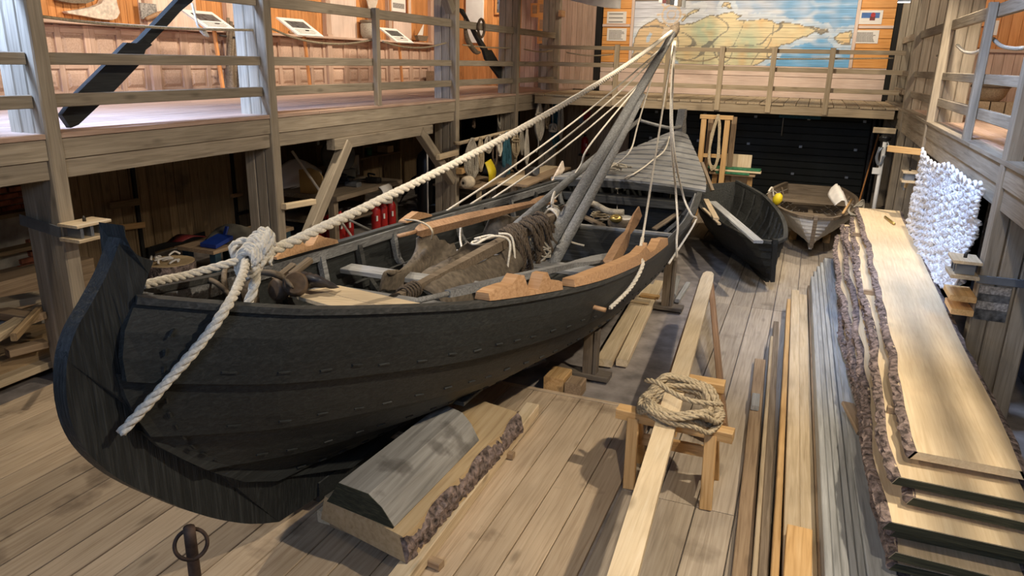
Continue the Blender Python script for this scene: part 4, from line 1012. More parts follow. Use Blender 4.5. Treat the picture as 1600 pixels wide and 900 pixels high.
# pale planed timbers under the near hull
for i, (f_, n_, w_) in enumerate((((1012, 442), (944, 560), .17), ((1030, 437), (972, 560), .12))):
    a, b = onz(*f_, .08), onz(*n_, .08); tag(beam('planed_timber', b+V((0, 0, -.05)), a+V((0, 0, -.05)), w_, .08, 'pine_pale'), ('wide pale planed timber lying below the hull by the props', 'narrow pale planed timber lying next to the wider one below the hull')[i], 'timber')
for p, lab in (((1003, 470), 'short pale offcut across the planed timbers'), ((1018, 462), 'small pine block across the planed timbers')):
    c = onz(*p, .1); tag(box('offcut', (c.x-.14, c.y-.05, .075), (c.x+.1, c.y+.05, .11), 'pine_pale' if 'short' in lab else 'pine'), lab, 'offcut')
for a, b, lab in (((1060, 433), (1052, 462), 'grey stick on the floor behind the tall prop'), ((1075, 443), (1058, 470), 'grey stick leaning on the floor beside the tall prop')):
    tag(beam('stick', onz(*a, .03), onz(*b, .03), .06, .05, 'board_grey'), lab, 'stick')
# trestle
sh = thing('sawhorse', (-.64, 4.9, 0), 'golden pine sawhorse carrying the long pale beam and a rope coil', 'sawhorse')
sz = .56
sL, sR = V((-1.06, 4.93, sz-.04)), V((-.22, 4.88, sz-.04))
beam('top_bar', sL, sR, .11, .08, 'pine', sh)
for x, y, xf, yf in ((-.93, 4.88, -.90, 4.76), (-.37, 4.85, -.34, 4.72), (-.93, 4.98, -.90, 5.16), (-.37, 4.97, -.34, 5.16)):
    beam('leg', (x, y, sz-.05), (xf, yf, 0), .085, .05, 'pine', sh, (0, 1, 0))
beam('stretcher', (-.92, 5.06, .26), (-.36, 5.06, .26), .035, .09, 'pine', sh); beam('stretcher', (-.92, 4.82, .24), (-.92, 5.1, .24), .03, .07, 'pine', sh); beam('stretcher', (-.35, 4.82, .24), (-.35, 5.1, .24), .03, .07, 'pine', sh)
# long beam with rounded tip and its two shear legs
bt = .62
na, fa = onz(972, 900, bt), onz(1108, 424, bt); nb = to_y(fa, na, 1.9); ax = (fa-nb).normalized(); sd = V((0, 0, 1)).cross(ax)
pts = [nb+sd*.07, nb-sd*.07, fa-ax*.35-sd*.072, fa-ax*.1-sd*.062, fa-sd*.03, fa+sd*.03, fa-ax*.1+sd*.062, fa-ax*.35+sd*.072]
lb = thing('long_beam', nb, 'long pale planed beam with a rounded far tip resting on the sawhorse', 'beam')
extrude('planed_beam', [p+V((0, 0, -.06)) for p in pts], (0, 0, .06), 'pine_pale_y', lb)
jt = onz(968, 882, bt); 
sl = thing('shear_legs', fa, 'pair of reddish pine legs spreading from under the tip of the long pale beam', 'support')
lf, rf = onz(1034, 640, 0.02), onz(1132, 668, .03)
beam('leg', fa+V((-.05, -.15, -.10)), lf, .09, .05, 'oar_wood', sl, (1, 0, .4)); beam('leg', fa+V((.05, -.15, -.10)), rf, .09, .05, 'oar_wood', sl, (1, 0, .4))
tr = thing('trestle', onz(1100, 620, 0), 'low pine block trestle under the long beam behind the rope coil', 'trestle')
q = onz(1090, 590, .555); box('top_block', (q.x-.22, q.y-.06, .47), (q.x+.22, q.y+.06, .555), 'pine', tr, .01)
for dx in (-.16, .16): box('leg', (q.x+dx-.04, q.y-.04, 0), (q.x+dx+.04, q.y+.04, .47), 'pine', tr)
# coil of rope on the trestle
cc = onz(1061, 628, .66); ls = []
random.seed(3)
for k in range(12):
    rx, ry = .22+.012*(k % 6)+rnd(-.015, .02), .26+.014*(k % 6)+rnd(-.02, .02); z0 = .625+.016*(k//2)+rnd(0, .01); ox, oy = rnd(-.03, .03), rnd(-.04, .04); ph = rnd(0, 6)
    ls.append([V((cc.x+ox+rx*math.cos(a+ph), cc.y+oy+ry*math.sin(a+ph), z0+.02*math.sin(2*a+k)-(.10 if math.cos(a+ph) > .75 or math.cos(a+ph) < -.8 else 0)*(.5+.04*k))) for a in [i*2*math.pi/14 for i in range(16)]])
ls.append([cc+V((-.26, .05, .10)), cc+V((-.16, -.02, .13)), cc+V((-.04, -.08, .10)), cc+V((.1, -.16, .1)), cc+V((.24, -.12, .09)), cc+V((.3, -.02, .05))])
tag(multi('rope_coil', ls, .021, 'rope_manila', None, tw=True, per=4), 'large coil of tan laid rope lying on the sawhorse', 'rope')
# anchor with ring in front of the bow
A = CAM+ray(297, 838)*(3.2/F)
an = thing('anchor', (A.x, A.y, 0), 'rusty iron anchor standing upright with a ring through its shank', 'anchor')
tube('shank', [(A.x, A.y, .05), (A.x, A.y, A.z-.04), (A.x, A.y, A.z+.03), (A.x, A.y, A.z+.05)], .03, 'rust', an, 10, 3, radii=[.03, .025, .024, .014])
rr = A+V((0, 0, -.04)); M_ = V((0, 0, 1)).rotation_difference(V((.7, -.62, .3))).to_matrix()
tube('ring', [rr+M_ @ V((.066*math.cos(a), .066*math.sin(a), 0)) for a in [i*math.pi/10 for i in range(20)]], .009, 'rust', an, 8, 2, True)
tube('arm', [(A.x-.28, A.y, .2), (A.x-.16, A.y, .06), (A.x, A.y, .03), (A.x+.16, A.y, .06), (A.x+.28, A.y, .2)], .03, 'rust', an, 8, 5)
# long boards lying side by side
BD = [((1188, 561), (1158, 900), .11, .05, .06, 'board_brown', 'reddish brown long board with a short grey offcut on it'),
      ((1206, 525), (1179, 900), .03, .12, .13, 'board_light', 'thin pale board standing on edge beside the reddish brown one'),
      ((1213, 502), (1192, 900), .06, .09, .09, 'old_oak', 'dark brown long board between two thin pale ones'),
      ((1233, 467), (1211, 900), .045, .12, .15, 'pine', 'yellow pine lath on edge, its end standing past the dark board'),
      ((1243, 453), (1236, 900), .10, .07, .13, 'board_light', 'broad pale grey-brown long board carrying a short thick block'),
      ((1255, 460), (1264, 900), .10, .07, .125, 'board_light', 'grey-brown long board beside the broad one with the block'),
      ((1266, 446), (1287, 900), .06, .1, .13, 'board_brown', 'narrow brown board against the grey board stack')]
for f_, n_, w_, h_, z_, mt_, lb_ in BD: plank_px('long_board', f_, n_, w_, h_, z_, mt_, lb_)
GB = [((1270, 432), (1296, 900)), ((1274, 424), (1309, 900)), ((1279, 416), (1322, 900)), ((1284, 410), (1335, 900)), ((1289, 406), (1348, 900))]
for i, (f_, n_) in enumerate(GB): plank_px('grey_board', f_, n_, .044, .2, .27-.008*i, 'board_grey', 'thin silvery grey board standing on edge in the narrow stack', group='grey boards standing on edge')
plank_px('grey_board', (1297, 404), (1380, 900), .16, .06, .26, 'board_grey', 'wide silvery grey board lying flat beside the boards on edge')
plank_px('grey_board', (1299, 412), (1384, 900), .15, .06, .19, 'board_grey', 'wide grey board under the flat silvery one')
plank_px('grey_board', (1297, 410), (1378, 900), .14, .1, .12, 'board_brown', 'brown bearer board under the flat grey boards')
c = onz(1183, 628, .09); tag(beam('offcut', c+V((-.01, -.14, -.0)), c+V((-.02, .14, 0)), .07, .045, 'board_grey'), 'short grey offcut lying on the reddish brown board', 'offcut')
c = onz(1340, 652, .30); tag(beam('offcut', c+V((.03, -.3, .0)), c+V((-.07, .2, .015)), .10, .035, 'board_brown', None, (.15, 0, 1)), 'short brown offcut lying slanted on the flat grey board', 'offcut')
c = onz(1250, 822, .22); tag(box('timber_block', (c.x-.075, 3.0, .135), (c.x+.075, c.y, .215), 'pine'), 'short thick golden block lying on the broad pale board', 'block')
# pile of live-edge slabs
def live_slab(i, zt, th, yn, yf, xl, xr, top, label, seed, xf=0):
    n = 40; t = thing('live_edge_slab', ((xl+xr)/2, (yn+yf)/2, zt-th), label, 'slab')
    L_, R_ = [], []
    for k in range(n+1):
        f = k/n; y = yn+(yf-yn)*f
        L_.append(V((xl+(xf-xl)*min(1, f*1.6)+.05*noise.noise((f*5, seed, 1))+.025*noise.noise((f*17, seed, 2))+.02*math.sin(f*3+seed), y+.05*noise.noise((0, seed, 5)), zt)))
        R_.append(V((xr+.12*f+.04*noise.noise((f*5, seed, 3)), y, zt)))
    vs, fs = [], []
    for l, r in zip(L_, R_): vs += [l, r, r+V((.03, 0, -th)), l+V((-.03, 0, -th))]
    for k in range(n):
        for j in range(4): fs.append((k*4+j, k*4+(j+1) % 4, k*4+4+(j+1) % 4, k*4+4+j))
    fs += [(3, 2, 1, 0), tuple(n*4+j for j in range(4))]
    obj('sawn_board', vs, fs, top, t)
    m_ = 70; s2 = smooth_pts(L_, 3)
    bark_strip('bark', [p+V((.004, 0, .002)) for p in s2], [p+V((-.03, 0, -th)) for p in s2], V((-1, 0, .25)), t, amp=.03, seg=4, seed=seed)
    bark_strip('bark', [p+V((-.002, 0, .0)) for p in R_], [p+V((.03, 0, -th)) for p in R_], V((1, 0, .25)), t, amp=.02, seg=3, seed=seed+4)
    a, b = L_[0], R_[0]
    if i > 0: extrude('painted_end', [a+V((.0, -.002, -.004)), b+V((0, -.002, -.004)), b+V((.028, -.002, -th)), a+V((-.028, -.002, -th))], (0, -.005, 0), 'end_green', t)
    return t
LAB = ['topmost live-edge slab, wide and pale, longest of the pile', 'live-edge slab directly under the wide topmost one', 'third live-edge slab of the pile counted from its top', 'fourth live-edge slab of the pile counted from its top', 'fifth live-edge slab of the pile counted from its top', 'sixth live-edge slab of the pile counted from its top', 'seventh live-edge slab, greyish, counted from the pile top', 'lowest live-edge slab lying on the floor bearers']
SL = [(.90, .05, 4.38, 12.7, .80, 1.33), (.80, .05, 4.22, 12.4, .73, 1.36), (.715, .05, 4.16, 12.0, .80, 1.38), (.63, .05, 4.02, 12.6, .70, 1.38), (.54, .05, 4.12, 12.2, .73, 1.36), (.45, .05, 4.0, 12.0, .745, 1.36), (.35, .05, 4.08, 11.9, .775, 1.34), (.25, .055, 3.98, 11.6, .83, 1.32)]
XF = (.85, .76, .74, .66, .60, .60, .62, .66)
for i, (zt_, th_, yn, yf, xl, xr) in enumerate(SL): live_slab(i, zt_, th_, yn, yf, xl, xr, 'slab_top' if i < 4 else 'board_light_y', LAB[i], i*3.7, XF[i])
for i, y in enumerate((4.9, 8.0, 11.2)): tag(box('pile_bearer', (.70, y-.08, 0), (1.4, y+.08, .19), 'post_dark'), 'dark bearer under the pile of live-edge slabs', 'bearer', 'bearers under the slab pile')
for i in range(7):
    z1 = SL[i][0]-SL[i][1]; z0 = SL[i+1][0]; 
    for y in (5.1, 8.0, 10.9): tag(box('sticker', (.72 if i != 1 else .86, y-.02+.1*(i % 3), z0+.001), (1.42+.05*(i == 1), y+.02+.1*(i % 3), z1-.001), 'board_brown'), 'thin spacer stick between two live-edge slabs', 'stick', 'spacers in the slab pile')
for (px, py), lab in (((1375, 365), 'small pale wood chip lying on the slab step near the dinghy'), ((1350, 362), 'small bark block on the far slab step'), ((1388, 478), 'small round peg standing in the bark of the slab step')):
    c = onz(px, py, .84); tag(box('wood_chip', (c.x-.05, c.y-.03, .802), (c.x+.05, c.y+.03, .86), 'board_light'), lab, 'chip')
c = onz(1388, 345, .92); tag(tube('brass_rod', [c+V((-.02, .3, 0)), c+V((.06, -.2, 0))], .018, 'brass', None, 8), 'short brass rod lying on the far end of the topmost slab', 'rod')
# ================================================================ the two dinghies
def dinghy(name, label, bow, stern, beam_, zs, zk, outm, inm, ns, trans, heel=0., rocker=.1, plank_gap=.018):
    bow, stern = V(bow), V(stern); ax = V((stern.x-bow.x, stern.y-bow.y, 0)); L = ax.length; ax.normalize(); lat = V((0, 0, 1)).cross(ax)*-1
    t = thing(name, (bow+stern)/2*1.0, label, 'boat'); t.matrix_basis.translation.z
    def S(u, v, s, off=0.):
        b = beam_/2*(math.sin(math.pi*min(1, .04+v*.66))**.75 if v < .72 else 1-(1-trans)*((v-.72)/.28)**1.6)
        if v == 0: b = .02
        zz = zs[0]+(zs[1]-zs[0])*min(1, v*2) if v < .5 else zs[1]+(zs[2]-zs[1])*(v-.5)*2
        zz = zs[1]+(zs[0]-zs[1])*(1-v*2)**2 if v < .5 else zs[1]+(zs[2]-zs[1])*(v*2-1)**2
        k = min(1, v*2.2); th = u*1.4
        x = b*((1-k)*u+k*math.sin(th)/math.sin(1.4)); z = zk+(zz-zk)*((1-k)*u+k*(1-math.cos(th))/(1-math.cos(1.4)))
        z += (rocker*(1-v*3)**2*(1-u) if v < .333 else 0)
        p = V((s*(x+off), v*L+(.14*(1-u)*(1-v)**3), z))
        p = Matrix.Rotation(heel, 3, 'Y') @ p
        return V((bow.x, bow.y, 0))+ax*p.y+lat*p.x+V((0, 0, p.z))
    NV_ = 26
    for s in (1, -1):
        for k in range(ns):
            ua, ub = k/ns-.01*(k > 0), (k+1)/ns; vs, fs = [], []
            for i in range(NV_+1):
                v = i/NV_
                for u, o_ in ((ua, plank_gap), ((ua+ub)/2, plank_gap*.5), (ub, 0), (ub, -.016), ((ua+ub)/2, plank_gap*.5-.016), (ua, plank_gap-.016)): vs.append(S(u, v, s, o_))
            for i in range(NV_):
                for j in range(6):
                    q = (i*6+j, i*6+(j+1) % 6, i*6+6+(j+1) % 6, i*6+6+j); fs.append(q if s > 0 else q[::-1])
            fs += [(5, 4, 3, 2, 1, 0), tuple(NV_*6+j for j in range(6))]
            o = obj('strake', vs, fs, outm, t); o.data.materials.append(MATS[inm])
            for p in o.data.polygons:
                if len(p.vertices) == 4 and (p.index % 6) in (3, 4): p.material_index = 1
        strip('gunwale', [S(1, i/24, s, .005)+V((0, 0, .012)) for i in range(25)], .06, .04, inm, t)
    # transom, stem, keel
    edge = [S(i/10, 1, 1) for i in range(11)]+[S(1-i/10, 1, -1) for i in range(10)]
    extrude('transom', edge, ax*.03, inm if trans > .3 else outm, t)
    st = [S(i/8, 0, 1)*.5+S(i/8, 0, -1)*.5 for i in range(9)]
    strip('stem', [p-ax*.02 for p in st]+[st[-1]-ax*.02+V((0, 0, .06))], .06, .07, 'old_oak' if outm == 'boat_white' else outm, t, ax)
    strip('keel', [S(0, .06+i/10*.94, 1)*.5+S(0, .06+i/10*.94, -1)*.5+V((0, 0, -.03)) for i in range(11)], .05, .06, outm, t)
    for v in [.12+.1*i for i in range(9)]:
        for s in (1, -1): strip('rib', [S(u, v, s, -.03) for u in (.05, .25, .5, .75, .97)], .03, .025, inm, t, ax)
    return t, S, ax, lat
wd, SW, wax, wlat = dinghy('dinghy', 'small white clinker dinghy with grey wooden seats, bow towards the slab pile', (.26, 12.45, 0), (.17, 16.3, 0), 1.55, (.70, .62, .68), .12, 'boat_white', 'old_oak', 8, .62)
def cross(S, v, u, name, w_, h_, mat, t, dz=0.):
    a, b = S(u, v, 1, -.03), S(u, v, -1, -.03); beam(name, a+V((0, 0, dz)), b+V((0, 0, dz)), w_, h_, mat, t)
cross(SW, .40, .82, 'thwart', .22, .03, 'old_oak', wd); 
for k in range(6): cross(SW, .76+.035*k, .8, 'stern_seat_plank', .1, .025, 'old_oak', wd)
for k in range(8):
    x = -.35+k*.1; a = SW(.2, .2, 1); beam('floor_slat', V((.24+x*.7, 13.55, .25+abs(x)*.12)), V((.19+x, 15.4, .24+abs(x)*.1)), .08, .015, 'log_grey', wd)
strip('centre_board', [V((.25, 13.2, .3)), V((.2, 15.8, .3))], .09, .03, 'old_oak', wd)
for x in (-.28, .28): tag(box('dinghy_chock', (.24+x-.06, 14.0, 0), (.24+x+.06, 14.5, .16), 'pine'), 'pine chock under the white dinghy', 'chock', 'chocks under the white dinghy')
fb = onz(1215, 311, .78); t = thing('float_buoy', fb, 'small yellow float lying inside the white dinghy', 'float')
lathe('float_body', [(.01, -.11), (.06, -.08), (.085, 0), (.06, .08), (.01, .11)], fb, 'yellow', t, 12, (.3, 0, 1)); tube('float_line', [fb+V((-.02, 0, .1)), fb+V((-.1, .1, .12)), fb+V((-.2, .1, .05))], .008, 'rope_grey', t, 5)
pc = onz(1312, 315, .75)
sk = cloth('canvas_roll', [[pc+V((-.16, .55, .12)), pc+V((-.05, .57, .2)), pc+V((.06, .55, .1))], [pc+V((-.2, .2, .06)), pc+V((-.05, .22, .2)), pc+V((.1, .2, .06))], [pc+V((-.14, -.15, .02)), pc+V((0, -.12, .14)), pc+V((.14, -.15, .02))], [pc+V((-.08, -.45, .0)), pc+V((.05, -.42, .08)), pc+V((.13, -.45, .0))]], 'cloth_white', 'rolled white canvas stuffed over the side of the white dinghy', amp=.06)
L4 = [[SW(1, .42+.012*k, 1, .03)+V((.02*k-.05, rnd(-.05, .05), .05)), SW(1, .6, 1, .04)+V((.06, 0, .08-.01*k)), SW(.9, .55, 1, .1)+V((rnd(0, .05), 0, -.05)), SW(.95, .35, 1, .1)+V((rnd(0, .06), 0, -.03)), SW(1, .25, 1, .02)+V((0, rnd(-.1, .1), .04)), SW(1, .42+.012*k, 1, -.1)+V((0, 0, .02))] for k in range(7)]
tag(multi('rope_coil', L4, .014, 'rope_grey', None), 'pale grey rope coils hanging over the side of the white dinghy', 'rope')
tag(tube('boat_hook', [SW(1, .55, 1, -.1)+V((0, 0, .1)), SW(1, .08, 1, .1)+V((0, 0, .1))], .02, 'pine', None, 8), 'short pine pole lying along the side of the white dinghy by the canvas roll', 'pole')
cord([SW(1, .7, -1, .02)+V((0, 0, .03)), SW(1, .72, -1, -.03)+V((0, 0, .1)), SW(.9, .73, -1, -.05)], .02, 'rope_white', 'white rag knotted on the rim of the white dinghy', name='rag')
bdg, SB, bax, blat = dinghy('dinghy', 'small tarred black dinghy with grey rim lying between the big boat and the white dinghy', (-.17, 10.35, 0), (-1.38, 14.5, 0), 1.15, (.72, .70, .85), .05, 'tar', 'tar_in', 5, .55, heel=-.12)
a, b = SB(.98, .62, 1), SB(1, .13, -1)
tag(beam('rowing_plank', onz(1113, 316, .84), onz(1185, 378, .78), .13, .04, 'board_grey'), 'grey plank laid slanting across the black dinghy', 'plank')
tag(beam('rowing_plank', onz(1103, 312, .86), onz(1119, 342, .84), .09, .03, 'board_light'), 'short pale plank leaning on the rim of the black dinghy', 'plank')
tag(beam('rowing_plank', onz(1099, 326, .86), onz(1124, 350, .80), .05, .03, 'board_light'), 'thin pale lath leaning on the rim of the black dinghy', 'plank')
tag(tube('thole_stick', [onz(1153, 298, .62), onz(1170, 317, .5)], .025, 'board_grey', None, 8) if 0 else beam('thole_stick', onz(1153, 298, .62), onz(1171, 317, .5), .06, .03, 'board_light'), 'short pale stick lying in the bottom of the black dinghy', 'stick')
# ================================================================ under the far gallery
rs = thing('rope_stand', ony(1118, 300, 15.5), 'golden timber frame with a hanging hank of rope, behind the dinghies', 'stand'); rs.matrix_basis = Matrix.Translation((ony(1118, 300, 15.5).x, 15.5, 0))
xl_, xr_ = ony(1101, 180, 15.5).x, ony(1138, 180, 15.5).x
for x in (xl_, xr_): box('upright', (x-.05, 15.45, 0), (x+.05, 15.55, 2.0), 'pine', rs)
for x in (xl_, xr_): box('upright', (x-.05+.1, 15.75, 0), (x+.05+.1, 15.85, 2.0), 'board_brown', rs)
box('crossbar', (xl_-.08, 15.44, 1.96), (xr_+.1, 15.56, 2.04), 'pine', rs); box('crossbar', (xl_, 15.46, 1.2), (xr_, 15.54, 1.27), 'pine', rs)
xm = (xl_*.4+xr_*.6)
tag(multi('rope_hank', [[V((xm+rnd(-.04, .04), 15.42, 2.06)), V((xm-.08+rnd(-.03, .03), 15.4, 1.7)), V((xm-.08+rnd(-.03, .03), 15.38, 1.2)), V((xm+rnd(-.03, .03), 15.37, .95+rnd(-.05, .1))), V((xm+.09+rnd(-.03, .03), 15.38, 1.25)), V((xm+.06+rnd(-.03, .03), 15.41, 1.8)), V((xm, 15.42, 2.06))] for k in range(6)], .014, 'rope_manila', None), 'long tan rope hank hanging on the golden timber frame', 'rope')
cb = thing('crate_stand', (-1.2, 15.0, 0), 'rough low stand of brown boards behind the black dinghy', 'stand')
g0 = onz(1150, 262, 1.0)
for dx in (-.4, .3): box('leg', (g0.x+dx-.05, g0.y-.05, 0), (g0.x+dx+.05, g0.y+.05, .88), 'pine', cb)
box('top_board', (g0.x-.5, g0.y-.2, .86), (g0.x+.4, g0.y+.25, .9), 'board_brown', cb); cb.matrix_basis = cb.matrix_basis
for k, (a, b, m_, l_) in enumerate((((1108, 254), (1190, 257), 'green', 'worn green painted board on top of the rough stand'), ((1118, 263), (1190, 266), 'pine_pale', 'pale splintered board between the green ones'), ((1120, 272), (1172, 270), 'green', 'lower worn green board of the stand heap'))):
    z1 = .985-.04*k; pa, pb = ony(a[0], a[1], g0.y), ony(b[0], b[1], g0.y); pa.z = pb.z = z1
    tag(beam('painted_board', pa+V((0, -.05*k, 0)), pb+V((0, -.05*k, 0)), .24, .035, m_), l_, 'board')
pp = onz(1160, 255, 1.0); tag(box('plywood_panel', (g0.x-.25, g0.y+.28, 0), (g0.x+.27, g0.y+.31, 1.24), 'cardboard' if 0 else 'pine_pale'), 'pale plywood panel standing behind the green boards', 'panel')
tag(beam('fid_lever', onz(1096, 254, 1.35), onz(1113, 298, .9), .07, .05, 'old_oak'), 'grey wooden lever with an eye leaning between the boats', 'lever')
bl = ony(1250, 181, 17.3); tag(box('blue_trough', (bl.x-.42, 17.25, 1.94), (bl.x+.42, 17.5, 2.128), 'rope_blue'), 'long dull blue trough hung under the far gallery', 'trough')
bl = ony(1190, 175, 17.0); tag(box('stored_plank', (bl.x-.45, 16.9, 2.08), (bl.x+.4, 17.15, 2.129), 'board_brown'), 'brown plank stored flat under the far gallery', 'plank')
p0, p1 = ony(1225, 176, 18.7), ony(1221, 212, 18.7); p0.z = 2.14; tag(tube('pull_rod', [p0, p1], .014, 'steel', None, 6), 'thin steel pull rod hanging before the dark sectional door', 'rod')
bw = ony(1330, 300, 18.6); tag(beam('leaning_board', (1.12, 17.0, .0), (1.42, 18.6, 1.5), .3, .03, 'orange_plank', None, (1, 0, 0)), 'orange brown board leaning by the door track', 'board')
def extinguisher(c, h, r, label, mat='red', group=None):
    t = thing('fire_extinguisher', c, label, 'extinguisher', group); c = V(c)
    lathe('cylinder', [(r*.9, 0), (r, .02), (r, h*.74), (r*.75, h*.82), (r*.3, h*.88), (r*.28, h*.92)], c, mat, t, 14)
    box('valve', (c.x-.02, c.y-.05, c.z+h*.91), (c.x+.02, c.y+.06, c.z+h), 'black', t); box('label_plate', (c.x+r*.6, c.y-r*.95, c.z+h*.38), (c.x+r*.85, c.y-r*.35, c.z+h*.55), 'paper', t)
    return t
p = ony(911, 232, 18.9); tag(box('extinguisher_bracket', (p.x-.12, 18.9, p.z-.2), (p.x+.12, 19.16, p.z-.15), 'iron'), 'iron bracket under the extinguisher on the brown plank door', 'bracket'); extinguisher((p.x, 19.03, p.z-.15), .5, .09, 'red fire extinguisher on the brown plank door by the far gallery')
p = ony(916, 180, 19.1); tag(box('safety_sign', (p.x-.1, 19.12, p.z-.14), (p.x+.1, 19.15, p.z+.14), 'red'), 'small red sign above the extinguisher on the brown door', 'sign')
p = ony(908, 186, 19.1); tag(box('switch_box', (p.x-.06, 19.09, p.z-.1), (p.x+.06, 19.15, p.z+.08), 'galv'), 'small grey switch box beside the red sign', 'switch')
# ================================================================ right side: net, clamps, pipe
nt_ = thing('rope_net', (1.44, 9.3, 1.4), 'white chunky knotted rope net hanging under the right gallery', 'net')
# top edge and bottom edge in the plane X = 1.45
NX = 1.43
TE = [onx(a, b, NX) for a, b in ((1443, 236), (1452, 252), (1466, 262), (1484, 262), (1500, 275), (1515, 288), (1536, 294))]
BE = [onx(a, b, NX) for a, b in ((1416, 362), (1430, 385), (1446, 408), (1461, 432), (1470, 446), (1488, 450), (1506, 420))]
TE, BE = smooth_pts(TE, 8), smooth_pts(BE, 8)
def net_p(a, b):
    i = a*(len(TE)-1); k = min(int(i), len(TE)-2); t_ = TE[k].lerp(TE[k+1], i-k); q = BE[k].lerp(BE[k+1], i-k)
    p = t_.lerp(q, b); p.x = NX+.05*noise.noise((a*6, b*3, 4))+.03*noise.noise((a*14, b*9, 7)); return p
vs, fs = [], []; nu, nv = 40, 15
for d in (1, -1):
    for k in range(-nv, nu+nv):
        line = []
        for j in range(nv*3+1):
            b = j/(nv*3); a = (k+d*b*nv*.75)/nu+.006*noise.noise((k*3.3, j*.9, 1))
            if 0 <= a <= 1: 
                p = net_p(a, b); p.x += .022*math.sin(j*2.1+d*k*1.3); line.append(p)
            elif line: break
        if len(line) > 2:
            rad = [.013+.010*abs(math.sin(j*1.05)) for j in range(len(line))]
            x_, y_ = tube_geo(line, .02, 5, False, len(vs), rad); vs += x_; fs += y_
obj('mesh_strands', vs, fs, 'net_yarn', nt_, True)
tube('head_rope', [p+V((-.02, 0, .02+.025*math.sin(i*1.9))) for i, p in enumerate(TE)], .018, 'net_yarn', nt_, 6, 2)
tube('edge_cord', [p for p in BE], .014, 'net_yarn', nt_, 6, 2)
def clamp_shelf(c, side, label, s=1.):
    t = thing('clamped_shelf', c, label, 'clamp'); c = V(c)
    box('shelf_top', c+V((-.12*s, -.17*s, .04)), c+V((.12*s, .17*s, .065)), 'board_light', t); box('shelf_base', c+V((-.12*s, -.17*s, -.09)), c+V((.12*s, .17*s, -.06)), 'board_light', t)
    for dy in (-.1, 0, .12): box('spacer', c+V((-.08*s, dy*s-.015, -.06)), c+V((.08*s, dy*s+.015, .04)), 'galv', t)
    lathe('bolt', [(.015, 0), (.015, .03), (.006, .05)], c+V((0, 0, .065)), 'iron', t, 8)
    return t
p = onx(128, 358, LX+.12); t = clamp_shelf((LX+.125, 4.52, p.z), -1, 'galvanised clamp holding a small pale shelf on the left post', 1.0)
beam('steel_strap', (-6.42, 4.36, p.z+.05), (LX+.0, 4.375, p.z-.02), .012, .1, 'galv', t)
p = onx(1510, 412, RX-.1); t = clamp_shelf((RX-.13, 7.1, p.z), 1, 'wooden clamp shelf with steel strap on the big right post', .9)
beam('steel_strap', (RX-.02, 7.065, p.z-.1), (RX+.5, 7.062, p.z-.1), .012, .07, 'galv', t)
for k, z_ in enumerate((.30, .42)): box('shelf_block', (RX-.2+.03*k, 7.0, p.z-z_), (RX-.0, 7.35, p.z-z_+.05), 'pine', t)
for k, (px, py) in enumerate(((1553, 462), (1548, 486))):
    c = ony(px, py, 7.075); f_ = thing('photo_print', c, ('faded photo print of a ship taped higher on the big right post', 'faded photo print taped lower on the big right post')[k], 'photo')
    box('print', c+V((-.12, -.006, -.085)), c+V((.12, .0, .085)), 'photo_dark', f_, .001); box('print_sky', c+V((-.115, -.0075, .01)), c+V((.115, -.006, .08)), 'ink_grey', f_, .001)
p = onx(1420, 275, 1.4); clamp_shelf((RX-.09, 12.02, p.z), 1, 'wooden clamp shelf on the post behind the net', .8)
pb_ = thing('camera_bracket', onx(1410, 270, 1.35), 'pale angled bracket with a small blue-grey plate beside the net post', 'bracket'); c = onx(1408, 268, 1.42); c.y = 12.3
beam('arm', c+V((0, .0, -.12)), c+V((.02, -.25, .12)), .04, .04, 'board_light', pb_); box('plate', c+V((-.02, .05, -.18)), c+V((.0, .38, -.02)), 'galv', pb_)
tag(beam('wall_batten', ony(1388, 232, 12.2), ony(1441, 238, 11.85), .05, .09, 'pine'), 'pale pine batten sticking out from the net post', 'batten')
tag(beam('wall_batten', ony(1365, 203, 15.2), ony(1399, 205, 15.3), .06, .1, 'pine_pale'), 'pale batten fixed across the post above the white pipe', 'batten')
wp = thing('vent_pipe', onx(1366, 330, 1.4), 'white vertical pipe with a black lamp on top beside the right posts', 'pipe')
pa, pb2 = ony(1383, 222, 14.9), ony(1364, 333, 14.9); pb2 = to_z(pa, pb2, 0.); tube('pipe', [pa, pb2], .035, 'white', wp, 10); c = ony(1376, 268, 14.88); box('junction_box', c+V((-.14, -.03, -.05)), c+V((-.02, .04, .06)), 'white', wp)
c = ony(1384, 212, 14.95); lathe('lamp_head', [(.06, 0), (.11, .03), (.1, .09), (.05, .11)], c, 'black', wp, 14, (0, -.3, -1)); tube('cable', [c, ony(1388, 225, 14.9), pa+V((.06, 0, -.05)), pa+V((0, 0, -.1))], .01, 'white', wp, 5)
tag(multi('cable_coil', [[ony(1378+rnd(-4, 4), 230, 14.84)+V((rnd(-.03, .03), 0, 0)), ony(1372, 245, 14.83)+V((rnd(-.05, .0), 0, 0)), ony(1374, 258, 14.83)+V((rnd(-.03, .03), 0, 0)), ony(1382+rnd(-3, 3), 243, 14.82)] for k in range(6)], .011, 'galv', None), 'bundle of grey cable on the white pipe', 'cable')
